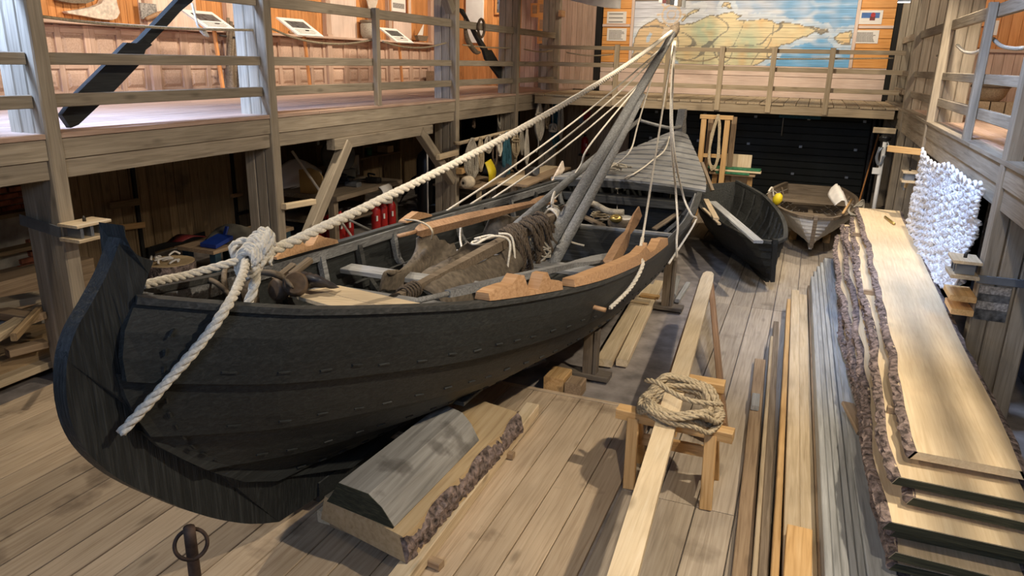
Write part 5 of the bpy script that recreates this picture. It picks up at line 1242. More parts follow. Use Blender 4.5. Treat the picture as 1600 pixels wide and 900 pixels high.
# ================================================================ upper left gallery exhibits
def outline(name, px, plane, thick, mat, label, cat, parent=None):
    o = extrude(name, [onx(a, b, plane) for a, b in px], (-thick, 0, 0), mat, parent)
    return tag(o, label, cat) if label else o
so = thing('steering_oar', onx(110, 200, -6.2), 'large black steering oar leaning on the near left railing', 'oar')
outline('blade', [(111, 200), (97, 180), (123, 144), (168, 99), (189, 76.5), (199, 66.6), (213, 67.5), (226, 62), (238, 70), (228, 78), (220, 99), (177, 144), (123, 195)], -6.22, .06, 'tar', None, None, so)
outline('loom', [(213, 67.5), (222, 60), (276, 3), (292, -14), (312, -14), (300, 3), (282, 18), (255, 48), (232, 72)], -6.225, .075, 'tar', None, None, so)
so2 = thing('steering_oar', onx(797, 144, -6.3), 'smaller black steering oar leaning beyond the gallery rail', 'oar')
Z4 = lambda a, b: (640+a*.1625, b*.1625)
outline('blade', [Z4(*p) for p in ((715, 480), (740, 570), (900, 790), (920, 860), (945, 890), (970, 870), (975, 800), (860, 600), (790, 480))], -6.3, .06, 'tar', None, None, so2)
outline('loom', [Z4(*p) for p in ((490, 80), (515, 120), (590, 230), (640, 340), (700, 450), (715, 480), (755, 480), (720, 420), (650, 310), (580, 205), (520, 90))], -6.3, .07, 'tar', None, None, so2)
c = onx(752, 44, -6.0); tag(tube('lashing_ring', [c+V((0, .14*math.cos(a), .16*math.sin(a))) for a in [i*math.pi/6 for i in range(12)]], .025, 'leather', None, 7, 3, True), 'brown leather ring lashed on the top rail at the smaller steering oar', 'ring')
c = onx(735, 62, -6.14); tag(tube('horn', [c+V((0, -.25, .35)), c+V((0, -.15, .02)), c+V((0, .2, -.2)), c+V((0, .45, -.22))], .05, 'old_oak', None, 8, 5, radii=[.02, .05, .05, .02]), 'curved brown horn-like timber hanging at the smaller steering oar', 'timber')
tag(tube('twine_tail', [onx(300, 5, -6.18), onx(305, 25, -6.17), onx(310, 42, -6.16), onx(320, 52, -6.16), onx(326, 57, -6.16)], .018, 'rope_white', None, 6, 5, radii=[.012, .012, .014, .03, .01]), 'frayed white twine hanging from the large steering oar', 'rope')
def lectern(base, panel, label, X=-8.9):
    b = onx(base[0], base[1], X); b.z = DZ; t = thing('info_stand', b, label, 'stand')
    p = [onx(a, c_, X+.05) for a, c_ in panel]
    top = (p[0].z+p[1].z)/2; bot = (p[2].z+p[3].z)/2; y0 = min(q.y for q in p); y1 = max(q.y for q in p); w_ = (p[1].y-p[0].y)+(y1-y0)*.0+.34
    ym = b.y; xa, xb = X-.30, X+.16; A_, B_, C_, D_ = V((xa, ym-w_/2-.1, top)), V((xa, ym+w_/2-.1, top)), V((xb, ym+w_/2-.1, bot)), V((xb, ym-w_/2-.1, bot))
    beam('pole', b, V((X-.05, ym-.05, (top+bot)/2-.03)), .05, .05, 'orange_plank', t)
    box('foot', (X-.2, ym-.2, DZ), (X+.2, ym+.2, DZ+.04), 'orange_plank', t)
    n_ = (B_-A_).cross(D_-A_).normalized(); n_ = n_ if n_.z > 0 else -n_
    pl = extrude('panel', [A_, B_, C_, D_], n_*-.025, 'paper', t)
    def q(u, v, d): return A_+(B_-A_)*u+(D_-A_)*v+n_*d
    extrude('picture', [q(.14, .18, .001), q(.86, .18, .001), q(.86, .58, .001), q(.14, .58, .001)], n_*.002, 'photo_dark', pl)
    for k in range(4): extrude('text_line', [q(.14, .66+k*.07, .001), q(.86-.1*(k == 3), .66+k*.07, .001), q(.86-.1*(k == 3), .69+k*.07, .001), q(.14, .69+k*.07, .001)], n_*.0015, 'ink_grey', pl)
    box('bracket', (X-.14, ym-.09, (top+bot)/2-.12), (X+.04, ym+.0, (top+bot)/2-.05), 'iron', t)
lectern((349, 136), ((307, 14), (330, 16), (359, 45), (338, 46)), 'slanted paper-topped info stand by the bundle of dark sticks')
lectern((485, 134), ((455, 27), (478, 28), (505, 57), (484, 56)), 'slanted paper-topped info stand before the bare orange boarding')
lectern((629, 130), ((614, 43), (629, 44), (650, 67), (638, 67)), 'slanted paper-topped info stand under the maroon framed picture')
# barrier ropes behind the railings
def brope(pts, label, mat='rope_manila', r=.014): tag(tube('barrier_rope', pts, r, mat, None, 6, 6), label, 'rope')
brope([onx(a, b, -6.12) for a, b in ((66, 26), (150, 36), (250, 43), (330, 46), (396, 47))], 'thin barrier rope stretched behind the large steering oar railing')
brope([onx(424, 45, -6.12)]+[onx(a, b, -6.12) for a, b in ((432, 48), (460, 59), (500, 67), (545, 68))]+[onx(594, 60, -6.04)], 'sagging barrier rope in front of the bare orange boarding')
brope([onx(a, b, -6.12) for a, b in ((598, 65), (630, 73), (665, 74), (697, 67))], 'sagging barrier rope below the maroon framed picture')
brope([onx(a, b, -6.12) for a, b in ((723, 70), (760, 74), (800, 75))], 'barrier rope behind the smaller steering oar')
brope([onx(a, b, -6.12) for a, b in ((819, 77), (845, 81), (870, 78))], 'short barrier rope below the orange carved cross')
brope([ony(a, b, BY+.06) for a, b in ((885, 82), (920, 87), (958, 85))], 'pale barrier rope at the corner of the far gallery')
brope([ony(a, b, BY+.06) for a, b in ((1047, 88), (1075, 94), (1100, 95), (1122, 88))], 'thin barrier rope with a hook before the map mural')
brope([ony(a, b, BY+.06) for a, b in ((1132, 89), (1150, 91), (1210, 92), (1290, 92), (1396, 91))], 'long straight barrier rope before the map mural')
brope([V((1.62, 12.1, 3.25)), V((1.62, 12.6, 3.15)), V((1.62, 13.1, 3.2))], 'short rope stub at the far right railing', 'rope_white', .022)
brope([onx(a, b, 1.62) for a, b in ((1496, 71), (1508, 81), (1525, 82), (1545, 70))], 'white rope sagging from the net post to the thin baluster', 'rope_white', .022)
brope([onx(a, b, 1.62) for a, b in ((1552, 61), (1565, 72), (1585, 76), (1598, 75))], 'grey rope sagging from the thin baluster to the big right post', 'rope_grey', .02)
# wall exhibits
Z0 = lambda a, b: (a*.15, b*.15)
outline('whale_bone', [Z0(*p) for p in ((695, 120), (860, 95), (980, 72), (1060, 36), (1105, -60), (1205, -60), (1225, 50), (1250, 130), (1220, 190), (1170, 208), (1060, 200), (880, 165), (720, 140))], -9.9, .1, 'bone', 'large pale speckled whale bone mounted on the orange boarding', 'bone')
outline('old_plank', [Z0(*p) for p in ((590, -60), (1000, -60), (980, 10), (900, 36), (760, 34), (650, 14), (600, 0))], -9.9, .08, 'old_oak', 'dark curved relic timber hung above the whale bone', 'timber')
ba = thing('stick_bundle', onx(372, 132, -9.7), 'bundle of dark gnarled sticks tied with wire against the wall', 'sticks')
for k in range(7):
    a, b = to_z(onx(356+k*5, 28, -9.5), onx(354+k*4.5, 132, -9.5+.04*(k % 3)), DZ+.03), onx(356+k*5, 28+6*(k % 4), -9.6+.05*(k % 2)); tube('stick', [a, a.lerp(b, .4)+V((0, rnd(-.08, .08), 0)), b], .05, 'old_oak', ba, 7, 3, radii=[.06, .05, .03])
for z in (.35, .75):
    a, b = onx(350, 90 if z < .5 else 55, -9.55), onx(388, 90 if z < .5 else 55, -9.55); tube('wire', [a+V((-.1, 0, 0)), a.lerp(b, .5)+V((.05, 0, -.04)), b+V((-.1, 0, 0))], .018, 'iron', ba, 5)
def frame_pic(p0, p1, X, label, fm='orange_plank', mm='maroon', im='paper', ship=True):
    a, b = onx(*p0, X), onx(*p1, X); y0, y1 = min(a.y, b.y), max(a.y, b.y); z0, z1 = min(a.z, b.z), max(a.z, b.z); s = 1 if X < 0 else -1
    t = thing('framed_picture', (X, (y0+y1)/2, z0), label, 'picture'); w_ = .05
    def bx(n, ya, yb, za, zb, d0, d1, m_): return box(n, (min(X+s*d0, X+s*d1), ya, za), (max(X+s*d0, X+s*d1), yb, zb), m_, t, .002)
    bx('frame_side', y0, y0+w_, z0, z1, 0, .05, fm); bx('frame_side', y1-w_, y1, z0, z1, 0, .05, fm); bx('frame_bar', y0+w_, y1-w_, z0, z0+w_, 0, .05, fm); bx('frame_bar', y0+w_, y1-w_, z1-w_, z1, 0, .05, fm)
    bx('mount', y0+w_, y1-w_, z0+w_, z1-w_, 0, .02, mm); bx('print', y0+w_*2.2, y1-w_*2.2, z0+w_*2.2, z1-w_*2.2, .02, .025, im)
    if ship: bx('drawing', y0+w_*3+.03, y1-w_*3-.03, z0+w_*3+.04, z0+w_*3+.16, .025, .027, 'ink_grey')
frame_pic((607, 24), (635, -34), -9.96, 'maroon matted picture of a ship in an orange frame')
a, b = ony(728, 62, 19.27), ony(756, -30, 19.27); tag(box('notice_board', (a.x, 19.25, 3.42), (b.x, 19.3, 4.9), 'white'), 'tall white blotched panel on the wall behind the smaller steering oar', 'panel')
def frame_pic_y(p0, p1, Y, label, mm='maroon', im='photo_dark'):
    a, b = ony(*p0, Y), ony(*p1, Y); x0, x1 = min(a.x, b.x), max(a.x, b.x); z0, z1 = min(a.z, b.z), max(a.z, b.z); w_ = .05
    t = thing('framed_picture', ((x0+x1)/2, Y, z0), label, 'picture')
    for n_, lo, hi, m_ in (('frame_side', (x0, Y-.05, z0), (x0+w_, Y, z1), 'orange_plank'), ('frame_side', (x1-w_, Y-.05, z0), (x1, Y, z1), 'orange_plank'), ('frame_bar', (x0+w_, Y-.05, z0), (x1-w_, Y, z0+w_), 'orange_plank'), ('frame_bar', (x0+w_, Y-.05, z1-w_), (x1-w_, Y, z1), 'orange_plank'), ('mount', (x0+w_, Y-.02, z0+w_), (x1-w_, Y, z1-w_), mm), ('print', (x0+w_*2.2, Y-.025, z0+w_*2.2), (x1-w_*2.2, Y-.02, z1-w_*2.2), im)): box(n_, lo, hi, m_, t, .002)
frame_pic_y((774, 23), (800, -30), 19.29, 'small framed picture with a dark print near the white panel', 'photo_dark', 'photo_sky')
def outline_y(name, px, y, thick, mat, parent): return extrude(name, [ony(a, b, y) for a, b in px], (0, thick, 0), mat, parent)
cr = thing('carved_cross', (ony(848, 66, 19.1).x, 19.1, DZ), 'orange carved wooden cross standing at the end of the left gallery', 'cross')
outline_y('cross_body', [Z4(*p) for p in ((1165, 30), (1230, 30), (1235, -80), (1372, -80), (1372, 160), (1340, 168), (1352, 412), (1225, 420), (1236, 168), (1165, 162))], 19.12, .1, 'orange_flat', cr)
for (a, b, c_, d_) in ((1180, 50, 1222, 130), (1250, 40, 1290, 120), (1300, 40, 1355, 120), (1250, 190, 1330, 280), (1240, 300, 1335, 390)):
    outline_y('carving', [Z4(a, b), Z4(c_, b), Z4(c_, d_), Z4(a, d_)], 19.105, .016, 'thole_wood', cr)
b_ = ony(848, 66, 19.12); box('cross_foot', (b_.x-.1, 19.13, DZ), (b_.x+.1, 19.2, b_.z+.02), 'post_dark', cr)
p = onx(795, 118, -7.0); extinguisher((-7.0, p.y, DZ+.12), .62, .1, 'red fire extinguisher on the left gallery behind the smaller steering oar')
tag(box('extinguisher_shelf', (-7.12, p.y-.14, DZ), (-6.88, p.y+.14, DZ+.12), 'post_dark'), 'low dark plinth under the gallery fire extinguisher', 'plinth')
c = onx(578, 50, -9.75); bk = thing('basket', c, 'woven grey basket on the wall ledge beside the niche', 'basket')
lathe('basket_body', [(.14, 0), (.19, .1), (.2, .3), (.17, .36)], (-9.78, c.y, 3.385), 'rope_grey', bk, 14); lathe('basket_rim', [(.185, .35), (.2, .36), (.2, .4), (.18, .41)], (-9.78, c.y, 3.385), 'old_oak', bk, 14)
c = onx(578, 10, -9.9); rd = thing('reed_bunch', c, 'fan of pale dried reeds on the grey niche board', 'reeds')
for k in range(9): tube('reed', [c+V((.02, .0, -.25)), c+V((.06, -.2+.05*k, .1)), c+V((.03, -.35+.09*k, .55))], .02, 'bone', rd, 6, 3)
c = onx(661, 66, -9.75); mb_ = thing('model_boat', (-9.75, c.y, 3.385), 'small model sailing boat on the wall ledge', 'model')
hullp = [(-9.75, c.y-.3, 3.55), (-9.75, c.y-.2, 3.42), (-9.75, c.y+.2, 3.42), (-9.75, c.y+.3, 3.55)]; extrude('model_hull', hullp, (-.1, 0, 0), 'old_oak', mb_); extrude('model_sail', [(-9.78, c.y-.22, 3.56), (-9.78, c.y+.05, 3.56), (-9.78, c.y+.12, 3.85)], (-.01, 0, 0), 'paper', mb_)
tag(box('stool_frame', (-9.8, 18.3, DZ), (-9.5, 18.9, DZ+.35), 'board_brown'), 'low brown wooden box on the gallery floor behind the smaller steering oar', 'box')
for (a, b, lab) in (((228, 30), (262, 22), 'wooden mallet with curved handle on the wall ledge'), ((452, 50), (478, 62), 'reddish wooden roller on the ledge behind the info stand')):
    p, q = onx(*a, -9.85), onx(*b, -9.85); tag(tube('wooden_tool', [p, p.lerp(q, .6)+V((0, 0, .03)), q], .04, 'oar_wood', None, 8, 4, radii=[.03, .04, .06]), lab, 'tool')
p = onx(233, 18, -9.9); tag(box('photo_card', (-9.93, p.y-.16, p.z-.12), (-9.9, p.y+.16, p.z+.12), 'ink_grey'), 'small grey photo card on the niche board', 'photo')
cp = onx(877, 7, -5.9); tag(box('carved_sign', (LX-.02, 17.86, 4.02), (LX+.06, 18.14, 4.16), 'thole_wood'), 'small carved wooden plaque on the post at the carved cross', 'plaque')
# ledges on the back wall, papers and photo on the orange boards
def sheet(p0, p1, label, lines=6, mat='paper', cat='paper', img=None):
    a, b = ony(*p0, MY-.015), ony(*p1, MY-.015); t = thing('wall_sheet', (a.x, MY-.02, b.z), label, cat)
    x0, x1, z0, z1 = min(a.x, b.x), max(a.x, b.x), min(a.z, b.z), max(a.z, b.z)
    s = box('sheet', (x0, MY-.02, z0), (x1, MY-.001, z1), mat, t, .001)
    if img:
        box('photo', (x0+.06, MY-.023, z0+.06), (x1-.06, MY-.02, z1-.05), img, t, .001); xm_ = (x0+x1)/2+.05
        box('photo_snow', (x0+.06, MY-.025, z0+.06), (x1-.06, MY-.023, z0+.13), 'paper', t, .001)
        lathe('photo_figure', [(.03, 0), (.05, .003)], (xm_, MY-.026, z0+.2), 'red', t, 10, (0, -1, 0)); box('photo_figure', (xm_-.06, MY-.027, z0+.08), (xm_+.05, MY-.025, z0+.17), 'maroon', t, .001)
    else:
        for k in range(lines):
            zz = z1-(z1-z0)*(.2+.66*k/max(1, lines-1)); box('text_line', (x0+.05, MY-.023, zz-.009), (x1-.05-rnd(0, .08), MY-.02, zz+.009), 'ink' if lines < 4 else 'ink_grey', t, .001)
sheet((949, 18), (978, 37), 'white notice with three bold lines on the orange boards', 3)
sheet((949, 44), (978, 64), 'white typed sheet below the bold notice on the orange boards', 7)
sheet((1343, 16), (1377, 38), 'mounted photo with blue sky and a red-capped figure beside the mural', img='photo_sky', cat='photo')
sheet((1336, 47), (1371, 68), 'typed white sheet below the mounted photo beside the mural', 8)
# cloths hanging from above
cloth('hanging_banner', [[ony(878, -40, 15.6), ony(920, -40, 15.6), ony(972, -40, 15.6)], [ony(880, -10, 15.6), ony(920, -8, 15.58), ony(971, -6, 15.6)], [ony(884, -1, 15.6), ony(925, 9, 15.57), ony(970, 13, 15.6)]], 'cloth_white', 'white cloth banner edge hanging from the roof before the mural', amp=.02)
fb_ = thing('hanging_strips', ony(1052, 0, 15.2), 'brown and grey cloth strips hanging from the roof above the mast', 'cloth')
for k in range(7): p = ony(1032+k*6, 4+1.3*k, 15.2); box('cloth_strip', (p.x-.035, 15.18, p.z), (p.x+.035, 15.2, 5.3), ('white', 'maroon', 'leather', 'cloth_black', 'galv', 'old_oak', 'board_grey')[k], fb_)
# right gallery exhibits
frame_pic_y((1521, 41), (1546, 2), EY-.035, 'upper dark framed photograph on the right gallery end wall')
frame_pic_y((1514, 74), (1537, 48), EY-.035, 'lower dark framed photograph on the right gallery end wall')
a, b = ony(1549, 55, EY-.04), ony(1562, 32, EY-.04); tag(box('wall_notice', (a.x, EY-.045, a.z), (b.x, EY-.031, b.z), 'paper'), 'white typed notice on the right gallery end wall', 'notice')
bb_ = onz(1547, 160, DZ); tb = thing('block_bench', (bb_.x, bb_.y, DZ), 'low bench of squared wood blocks on the right gallery', 'bench'); by_ = min(bb_.y, 14.9); bx_ = bb_.x*by_/bb_.y
for k in range(4): box('bench_block', (bx_-.42+k*.22, by_, DZ), (bx_-.22+k*.22, by_+.4, DZ+.2), 'board_light', tb)
bs = thing('wicker_basket', (bx_, by_+.2, DZ+.2), 'oval wicker basket standing on the block bench', 'basket'); lathe('basket_body', [(.16, 0), (.24, .08), (.28, .2), (.29, .24)], (bx_, by_+.2, DZ+.2), 'rope_manila', bs, 18); lathe('basket_rim', [(.28, .22), (.305, .23), (.30, .27), (.27, .28)], (bx_, by_+.2, DZ+.2), 'old_oak', bs, 18)
for i, (a, b, p_) in enumerate(PANELS):
    t = thing('panel_lamp', V(a), ('cold white panel lamp under the roof over the left gallery', 'cold white panel lamp under the roof over the hall')[i], 'lamp'); a = V(a); box('panel_housing', a+V((-.5, -.3, .12)), a+V((.5, .3, .18)), 'white', t); tube('hanger', [a+V((0, 0, .18)), V((a.x, a.y, 5.6))], .01, 'galv', t, 5)
# ceiling spot fixtures, the added dinghy fill spot among them
for i, (a, b, p_, an_) in enumerate(SPOTS):
    d = (V(b)-V(a)).normalized(); q = V(a)-d*.12; t = thing('spot_lamp', q, 'black ceiling spotlight aimed down into the hall, in a set with an added fill spot', 'lamp', 'ceiling spotlights of the hall')
    lathe('housing', [(.05, 0), (.06, .02), (.06, .1), (.05, .12)], q, 'black', t, 12, -d); tube('stem', [q-d*.06, V((q.x, q.y, 5.58))], .012, 'black', t, 6)
p = ony(1412, 6, 15.26); t = thing('flood_lamp', p, 'small lit floodlight fixed at the top of the right post', 'lamp'); box('lamp_housing', p+V((-.1, -.06, .03)), p+V((.1, .06, .1)), 'galv', t); box('lamp_face', p+V((-.09, -.05, .02)), p+V((.09, .05, .03)), 'lamp_glass', t)
# ================================================================ workshop under the left gallery
def at(px, py, z): return onz(px, py, z)
st_ = thing('chopping_block', at(275, 402, .5), 'round bark-covered chopping block strewn with shavings behind the bow', 'block'); c = at(265, 405, .5); c.y = min(c.y, 6.78)
lathe('trunk', [(.30, 0), (.32, .05), (.30, .3), (.31, .5)], (c.x, c.y, -.03), 'bark', st_, 20, smooth=False); lathe('cut_face', [(.295, 0), (.29, .012)], (c.x, c.y, .465), 'log_fresh', st_, 20)
for k in range(9): q = V((c.x+rnd(-.2, .2), c.y+rnd(-.2, .2), .49)); tube('shaving', [q, q+V((rnd(-.08, .08), rnd(-.08, .08), .04)), q+V((rnd(-.12, .12), rnd(-.12, .12), .01))], .014, 'paper', st_, 5, 3)
bn = thing('work_bench', at(330, 400, .5), 'low bench with dark blue legs against the plank door', 'bench'); c = at(335, 392, .56); c.x -= .25; b0_, b1_ = 7.12, 8.75
box('bench_top', (c.x-.35, b0_, .51), (c.x+.25, b1_, .56), 'board_brown', bn)
for dx in (-.28, .18):
    for yy in (b0_+.1, (b0_+b1_)/2, b1_-.1): box('leg', (c.x+dx-.05, yy-.05, -.03), (c.x+dx+.05, yy+.05, .51), 'bench_blue', bn)
beam('brace', (c.x+.2, b0_+.15, .1), (c.x+.2, b0_+.75, .48), .05, .08, 'bench_blue', bn)
q = at(295, 392, .6); q.x += .0; q.y = max(q.y, 7.4); dp = thing('dustpan', q, 'blue plastic dustpan lying on the low bench', 'dustpan'); extrude('pan', [q+V((-.12, -.2, -.03)), q+V((.14, -.2, -.03)), q+V((.14, .12, .03)), q+V((-.12, .12, .03))], (0, 0, .05), 'blue', dp); beam('grip', q+V((0, .1, .03)), q+V((-.02, .2, .17)), .05, .03, 'blue', dp)
q = at(330, 388, .6); q.x -= .15; q.y += .6; cloth('sack', [[q+V((-.25, -.3, -.02)), q+V((-.1, -.25, .0)), q+V((.1, -.25, -.02))], [q+V((-.28, 0, .1)), q+V((-.05, .0, .16)), q+V((.15, 0, .02))], [q+V((-.2, .35, .0)), q+V((-.0, .35, .05)), q+V((.2, .35, -.02))]], 'concrete_sack', 'grey-brown empty sack slumped on the low bench', amp=.05)
q = at(268, 394, .6); q.x -= .3; q.y = 7.3; cloth('rag', [[q+V((-.15, -.2, 0)), q+V((.1, -.2, .02))], [q+V((-.15, 0, .06)), q+V((.12, .0, .05))], [q+V((-.15, .25, 0)), q+V((.1, .25, .0))]], 'darkred', 'dark red rag on the low bench beside the dustpan', amp=.05)
a, b = onx(236, 390, -9.15), onx(320, 366, -9.15); hg = thing('strap_hinge', a, 'long black iron strap hinge on the plank door', 'hinge'); beam('strap', a, b, .02, .1, 'black', hg); box('knuckle', a+V((-.03, -.07, -.2)), a+V((.02, .05, .04)), 'black', hg)
a, b = onx(186, 356, -9.1), onx(226, 351, -9.1); tag(beam('wall_slat', a, b, .03, .09, 'pine'), 'pale drilled slat nailed across the plank door beside the stem', 'slat')
a, b = onx(170, 322, -9.1), onx(215, 315, -9.1); tag(beam('wall_slat', a, b, .06, .1, 'low_plank'), 'thick brown ledge timber high on the plank door', 'timber')
for (px, py), lab in (((365, 306), 'wooden door handle on the plank door'), ((375, 333), 'iron latch under the wooden door handle')):
    a = onx(px, py, -9.12); tag(beam('door_fitting', a+V((0, -.05, 0)), a+V((0, .2, .0)), .05, .06, 'thole_wood' if 'wooden door handle on' in lab else 'black'), lab, 'fitting')
# lumber heap at the far left
random.seed(11)
HL = ['pale board on top of the lumber heap by the brick wall', 'brown board in the lumber heap, slanted over the others', 'grey board under the slanted one in the lumber heap', 'long pale timber at the foot of the lumber heap', 'dark green-grey timber behind the long pale one', 'short split log in the lumber heap', 'brown offcut sticking out of the lumber heap', 'thin lath lying across the lumber heap']
for k, (a, b, z, w_, m_) in enumerate((((-10, 470), (92, 452), .75, .2, 'board_light'), ((-20, 525), (88, 462), .68, .13, 'board_light'), ((-10, 500), (90, 488), .55, .16, 'board_grey'), ((-30, 600), (95, 552), .16, .16, 'board_light'), ((-20, 560), (98, 525), .22, .3, 'post_dark'), ((-5, 482), (60, 490), .7, .16, 'board_brown'), ((10, 545), (70, 530), .4, .12, 'board_brown'), ((20, 520), (60, 478), .74, .05, 'low_plank'))):
    p, q = at(a[0], a[1], z), at(b[0], b[1], z); p.x = max(p.x, -9.0); tag(beam('lumber', p+V((0, 0, -.04)), q+V((0, 0, -.04)), w_, .07, m_), HL[k], 'lumber')
hp_ = thing('lumber_rack', (-7.2, 4.5, 0), 'low dark rack of bearers carrying the lumber heap', 'rack')
for y in (3.4, 4.6): box('bearer', (-8.6, y-.08, -.03), (-6.5, y+.08, .12), 'post_dark', hp_)
for k in range(6): box('lower_board', (-8.5+k*.33, 3.0, .121), (-8.2+k*.33, 5.3, .16+.06*(k % 3)), 'low_plank', hp_)
for k in range(5): box('stacked_board', (-8.9+k*.25, 3.2, .3), (-8.68+k*.25, 5.6+.1*k, .45+.05*k), 'board_brown', hp_)
# poles, batten stub, extinguishers
tag(tube('pole', [onz(551, 372, .05), at(551, 372, .05)+V((-.55, -.75, 1.5))], .022, 'paper', None, 7), 'white wooden pole leaning behind the left brace', 'pole')
tag(tube('pole', [at(545, 343, .45), at(583, 362, -.02)], .02, 'board_grey', None, 7), 'thin grey pole lying behind the extinguishers', 'pole')
a, b = onx(443, 323, LX+.038), onx(490, 315, LX+.038); tag(beam('batten_stub', a, b, .08, .07, 'pine_pale'), 'pale stub of batten nailed to the post at the left brace', 'batten')
EX = [((503, 374), 'tin label'), ((518, 377), 'plain'), ((533, 374), 'plain'), ((546, 372), 'plain'), ((588, 361), 'plain'), ((599, 357), 'plain'), ((612, 353), 'plain')]
for k, ((px, py), _) in enumerate(EX):
    p = at(px, py, -.03); extinguisher((p.x, p.y, -.035), .55, .085, 'red extinguisher in the row by the left brace foot' if k < 4 else 'red extinguisher in the trio beside the wetsuit pile', 'red', 'extinguishers by the left brace' if k < 4 else 'extinguishers in the trio')
# main workbench with machines
wbx = thing('workbench', (-7.6, 11.2, 0), 'heavy dark workbench cluttered with tools behind the extinguishers', 'workbench')
box('bench_top', (-8.5, 9.9, .74), (-6.95, 12.0, .82), 'old_oak', wbx)
for x in (-8.4, -7.1):
    for y in (10.0, 11.9): box('leg', (x-.06, y-.06, -.03), (x+.06, y+.06, .74), 'old_oak', wbx)
box('shelf', (-8.4, 10.0, .3), (-7.1, 11.9, .34), 'old_oak', wbx)
c = V((-8.0, 11.5, 1.25)); gr_ = thing('disc_grinder', (-8.0, 11.5, .82), 'olive bench disc grinder with a large round guard', 'machine')
lathe('guard', [(.3, -.05), (.32, -.03), (.32, .03), (.3, .05)], c, 'concrete_sack', gr_, 24, (.8, -.6, .1)); lathe('hub', [(.06, .05), (.06, .12), (.03, .13)], c, 'iron', gr_, 12, (.8, -.6, .1)); box('machine_base', (-8.2, 11.35, .82), (-7.8, 11.75, 1.0), 'concrete_sack', gr_); box('motor', (-8.35, 11.6, .82), (-7.95, 12.1, 1.2), 'plaster', gr_)
extrude('cardboard', [(-7.7, 9.95, .82), (-7.25, 9.95, .82), (-7.25, 9.95, 1.12), (-7.32, 9.95, 1.2), (-7.5, 9.95, 1.24), (-7.7, 9.95, 1.2)], (0, .03, 0), 'cardboard'); tag(bpy.data.objects['cardboard'], 'brown cardboard template with rounded top on the workbench', 'cardboard')
tag(cloth('newspaper_heap', [[V((-8.6, 10.2, .9)), V((-8.3, 10.1, .95)), V((-8.0, 10.2, .85))], [V((-8.7, 10.8, 1.0)), V((-8.3, 10.7, 1.15)), V((-8.0, 10.8, .85))], [V((-8.7, 11.3, .95)), V((-8.3, 11.3, .95)), V((-8.05, 11.2, .84))]], 'paper', 'heap of crumpled pale shavings and paper on the workbench', amp=.25), 'heap of crumpled pale shavings and paper on the workbench', 'heap')
SHF = thing('tool_shelf', (-8.9, 13.5, 0), 'brown wall shelf with boxes behind the gas cylinder', 'shelf')
for z in (.9, 1.3): box('shelf_board', (-9.15, 11.8, z), (-8.7, 15.0, z+.04), 'low_plank', SHF)
for y in (11.8, 13.4, 14.96): box('upright', (-9.15, y, -.03), (-8.7, y+.04, 1.6), 'low_plank', SHF)
ITEMS = [('tin', 'white tin on the wall shelf', 'paper'), ('paint_tin', 'teal paint tin on the wall shelf', 'teal'), ('tool_box', 'grey tool box on the wall shelf', 'galv'), ('tin', 'red tin on the wall shelf', 'red'), ('parts_box', 'brown parts box on the wall shelf', 'cardboard'), ('jar', 'green jar on the wall shelf', 'green'), ('tin', 'black tin on the wall shelf', 'black'), ('parts_box', 'pale pine parts box on the wall shelf', 'pine_pale')]
for k, (n_, l_, m_) in enumerate(ITEMS):
    y = 12.0+.37*k; z = .94 if k % 2 else 1.34
    if 'box' in n_: tag(box(n_, (-9.0, y-.13, z), (-8.74, y+.13, z+.14), m_, None, .01), l_, 'box')
    else:
        t = thing(n_, (-8.85, y, z), l_, 'tin'); lathe('can', [(.07, 0), (.075, .01), (.075, .16), (.07, .17)], (-8.85, y, z), m_, t, 14); lathe('lid', [(.06, 0), (.06, .015)], (-8.85, y, z+.17), 'galv', t, 14)
tag(tube('cable_tangle', [V((-7.9+rnd(-.4, .6), 10.9+rnd(-.7, .7), .84+rnd(0, .05))) for k in range(14)], .012, 'black', None, 6, 5), 'black cable tangled over the workbench', 'cable')
for k, (x, y, l_) in enumerate(((-7.3, 10.9, 'grey steel plane on the workbench'), (-7.2, 11.4, 'dark steel vice block on the workbench edge'), (-7.6, 11.1, 'flat grey power tool on the workbench'))):
    t = thing('bench_tool', (x, y, .82), l_, 'tool'); box('tool_body', (x-.12, y-.08, .82), (x+.12, y+.08, .9+.02*k), 'iron' if k else 'galv', t, .02); tube('tool_handle', [(x-.08, y, .9), (x-.1, y, .98), (x+.04, y, .97)], .018, 'black', t, 7)
tag(cloth('paper_sheet', [[V((-6.94, 11.15, .80)), V((-6.93, 11.5, .80))], [V((-6.86, 11.15, .7)), V((-6.88, 11.5, .66))], [V((-6.88, 11.2, .5)), V((-6.86, 11.45, .46))]], 'paper', 'white paper hanging off the workbench edge', amp=.05), 'white paper hanging off the workbench edge', 'paper')
c = at(664, 330, 0); c = V((-6.75, 12.55, -.035)); gc = thing('gas_cylinder', c, 'tall black gas cylinder beside the right brace', 'cylinder'); lathe('bottle', [(.17, 0), (.18, .03), (.18, 1.15), (.15, 1.27), (.06, 1.36), (.05, 1.42)], c, 'black', gc, 18); lathe('valve', [(.03, 1.42), (.035, 1.5), (.02, 1.55)], c, 'brass', gc, 10)
tag(tube('grey_conduit', [(-6.5, 12.15, -.03), (-6.5, 12.15, 1.9)], .016, 'paper', None, 6), 'thin pale conduit rising before the gas cylinder', 'conduit')
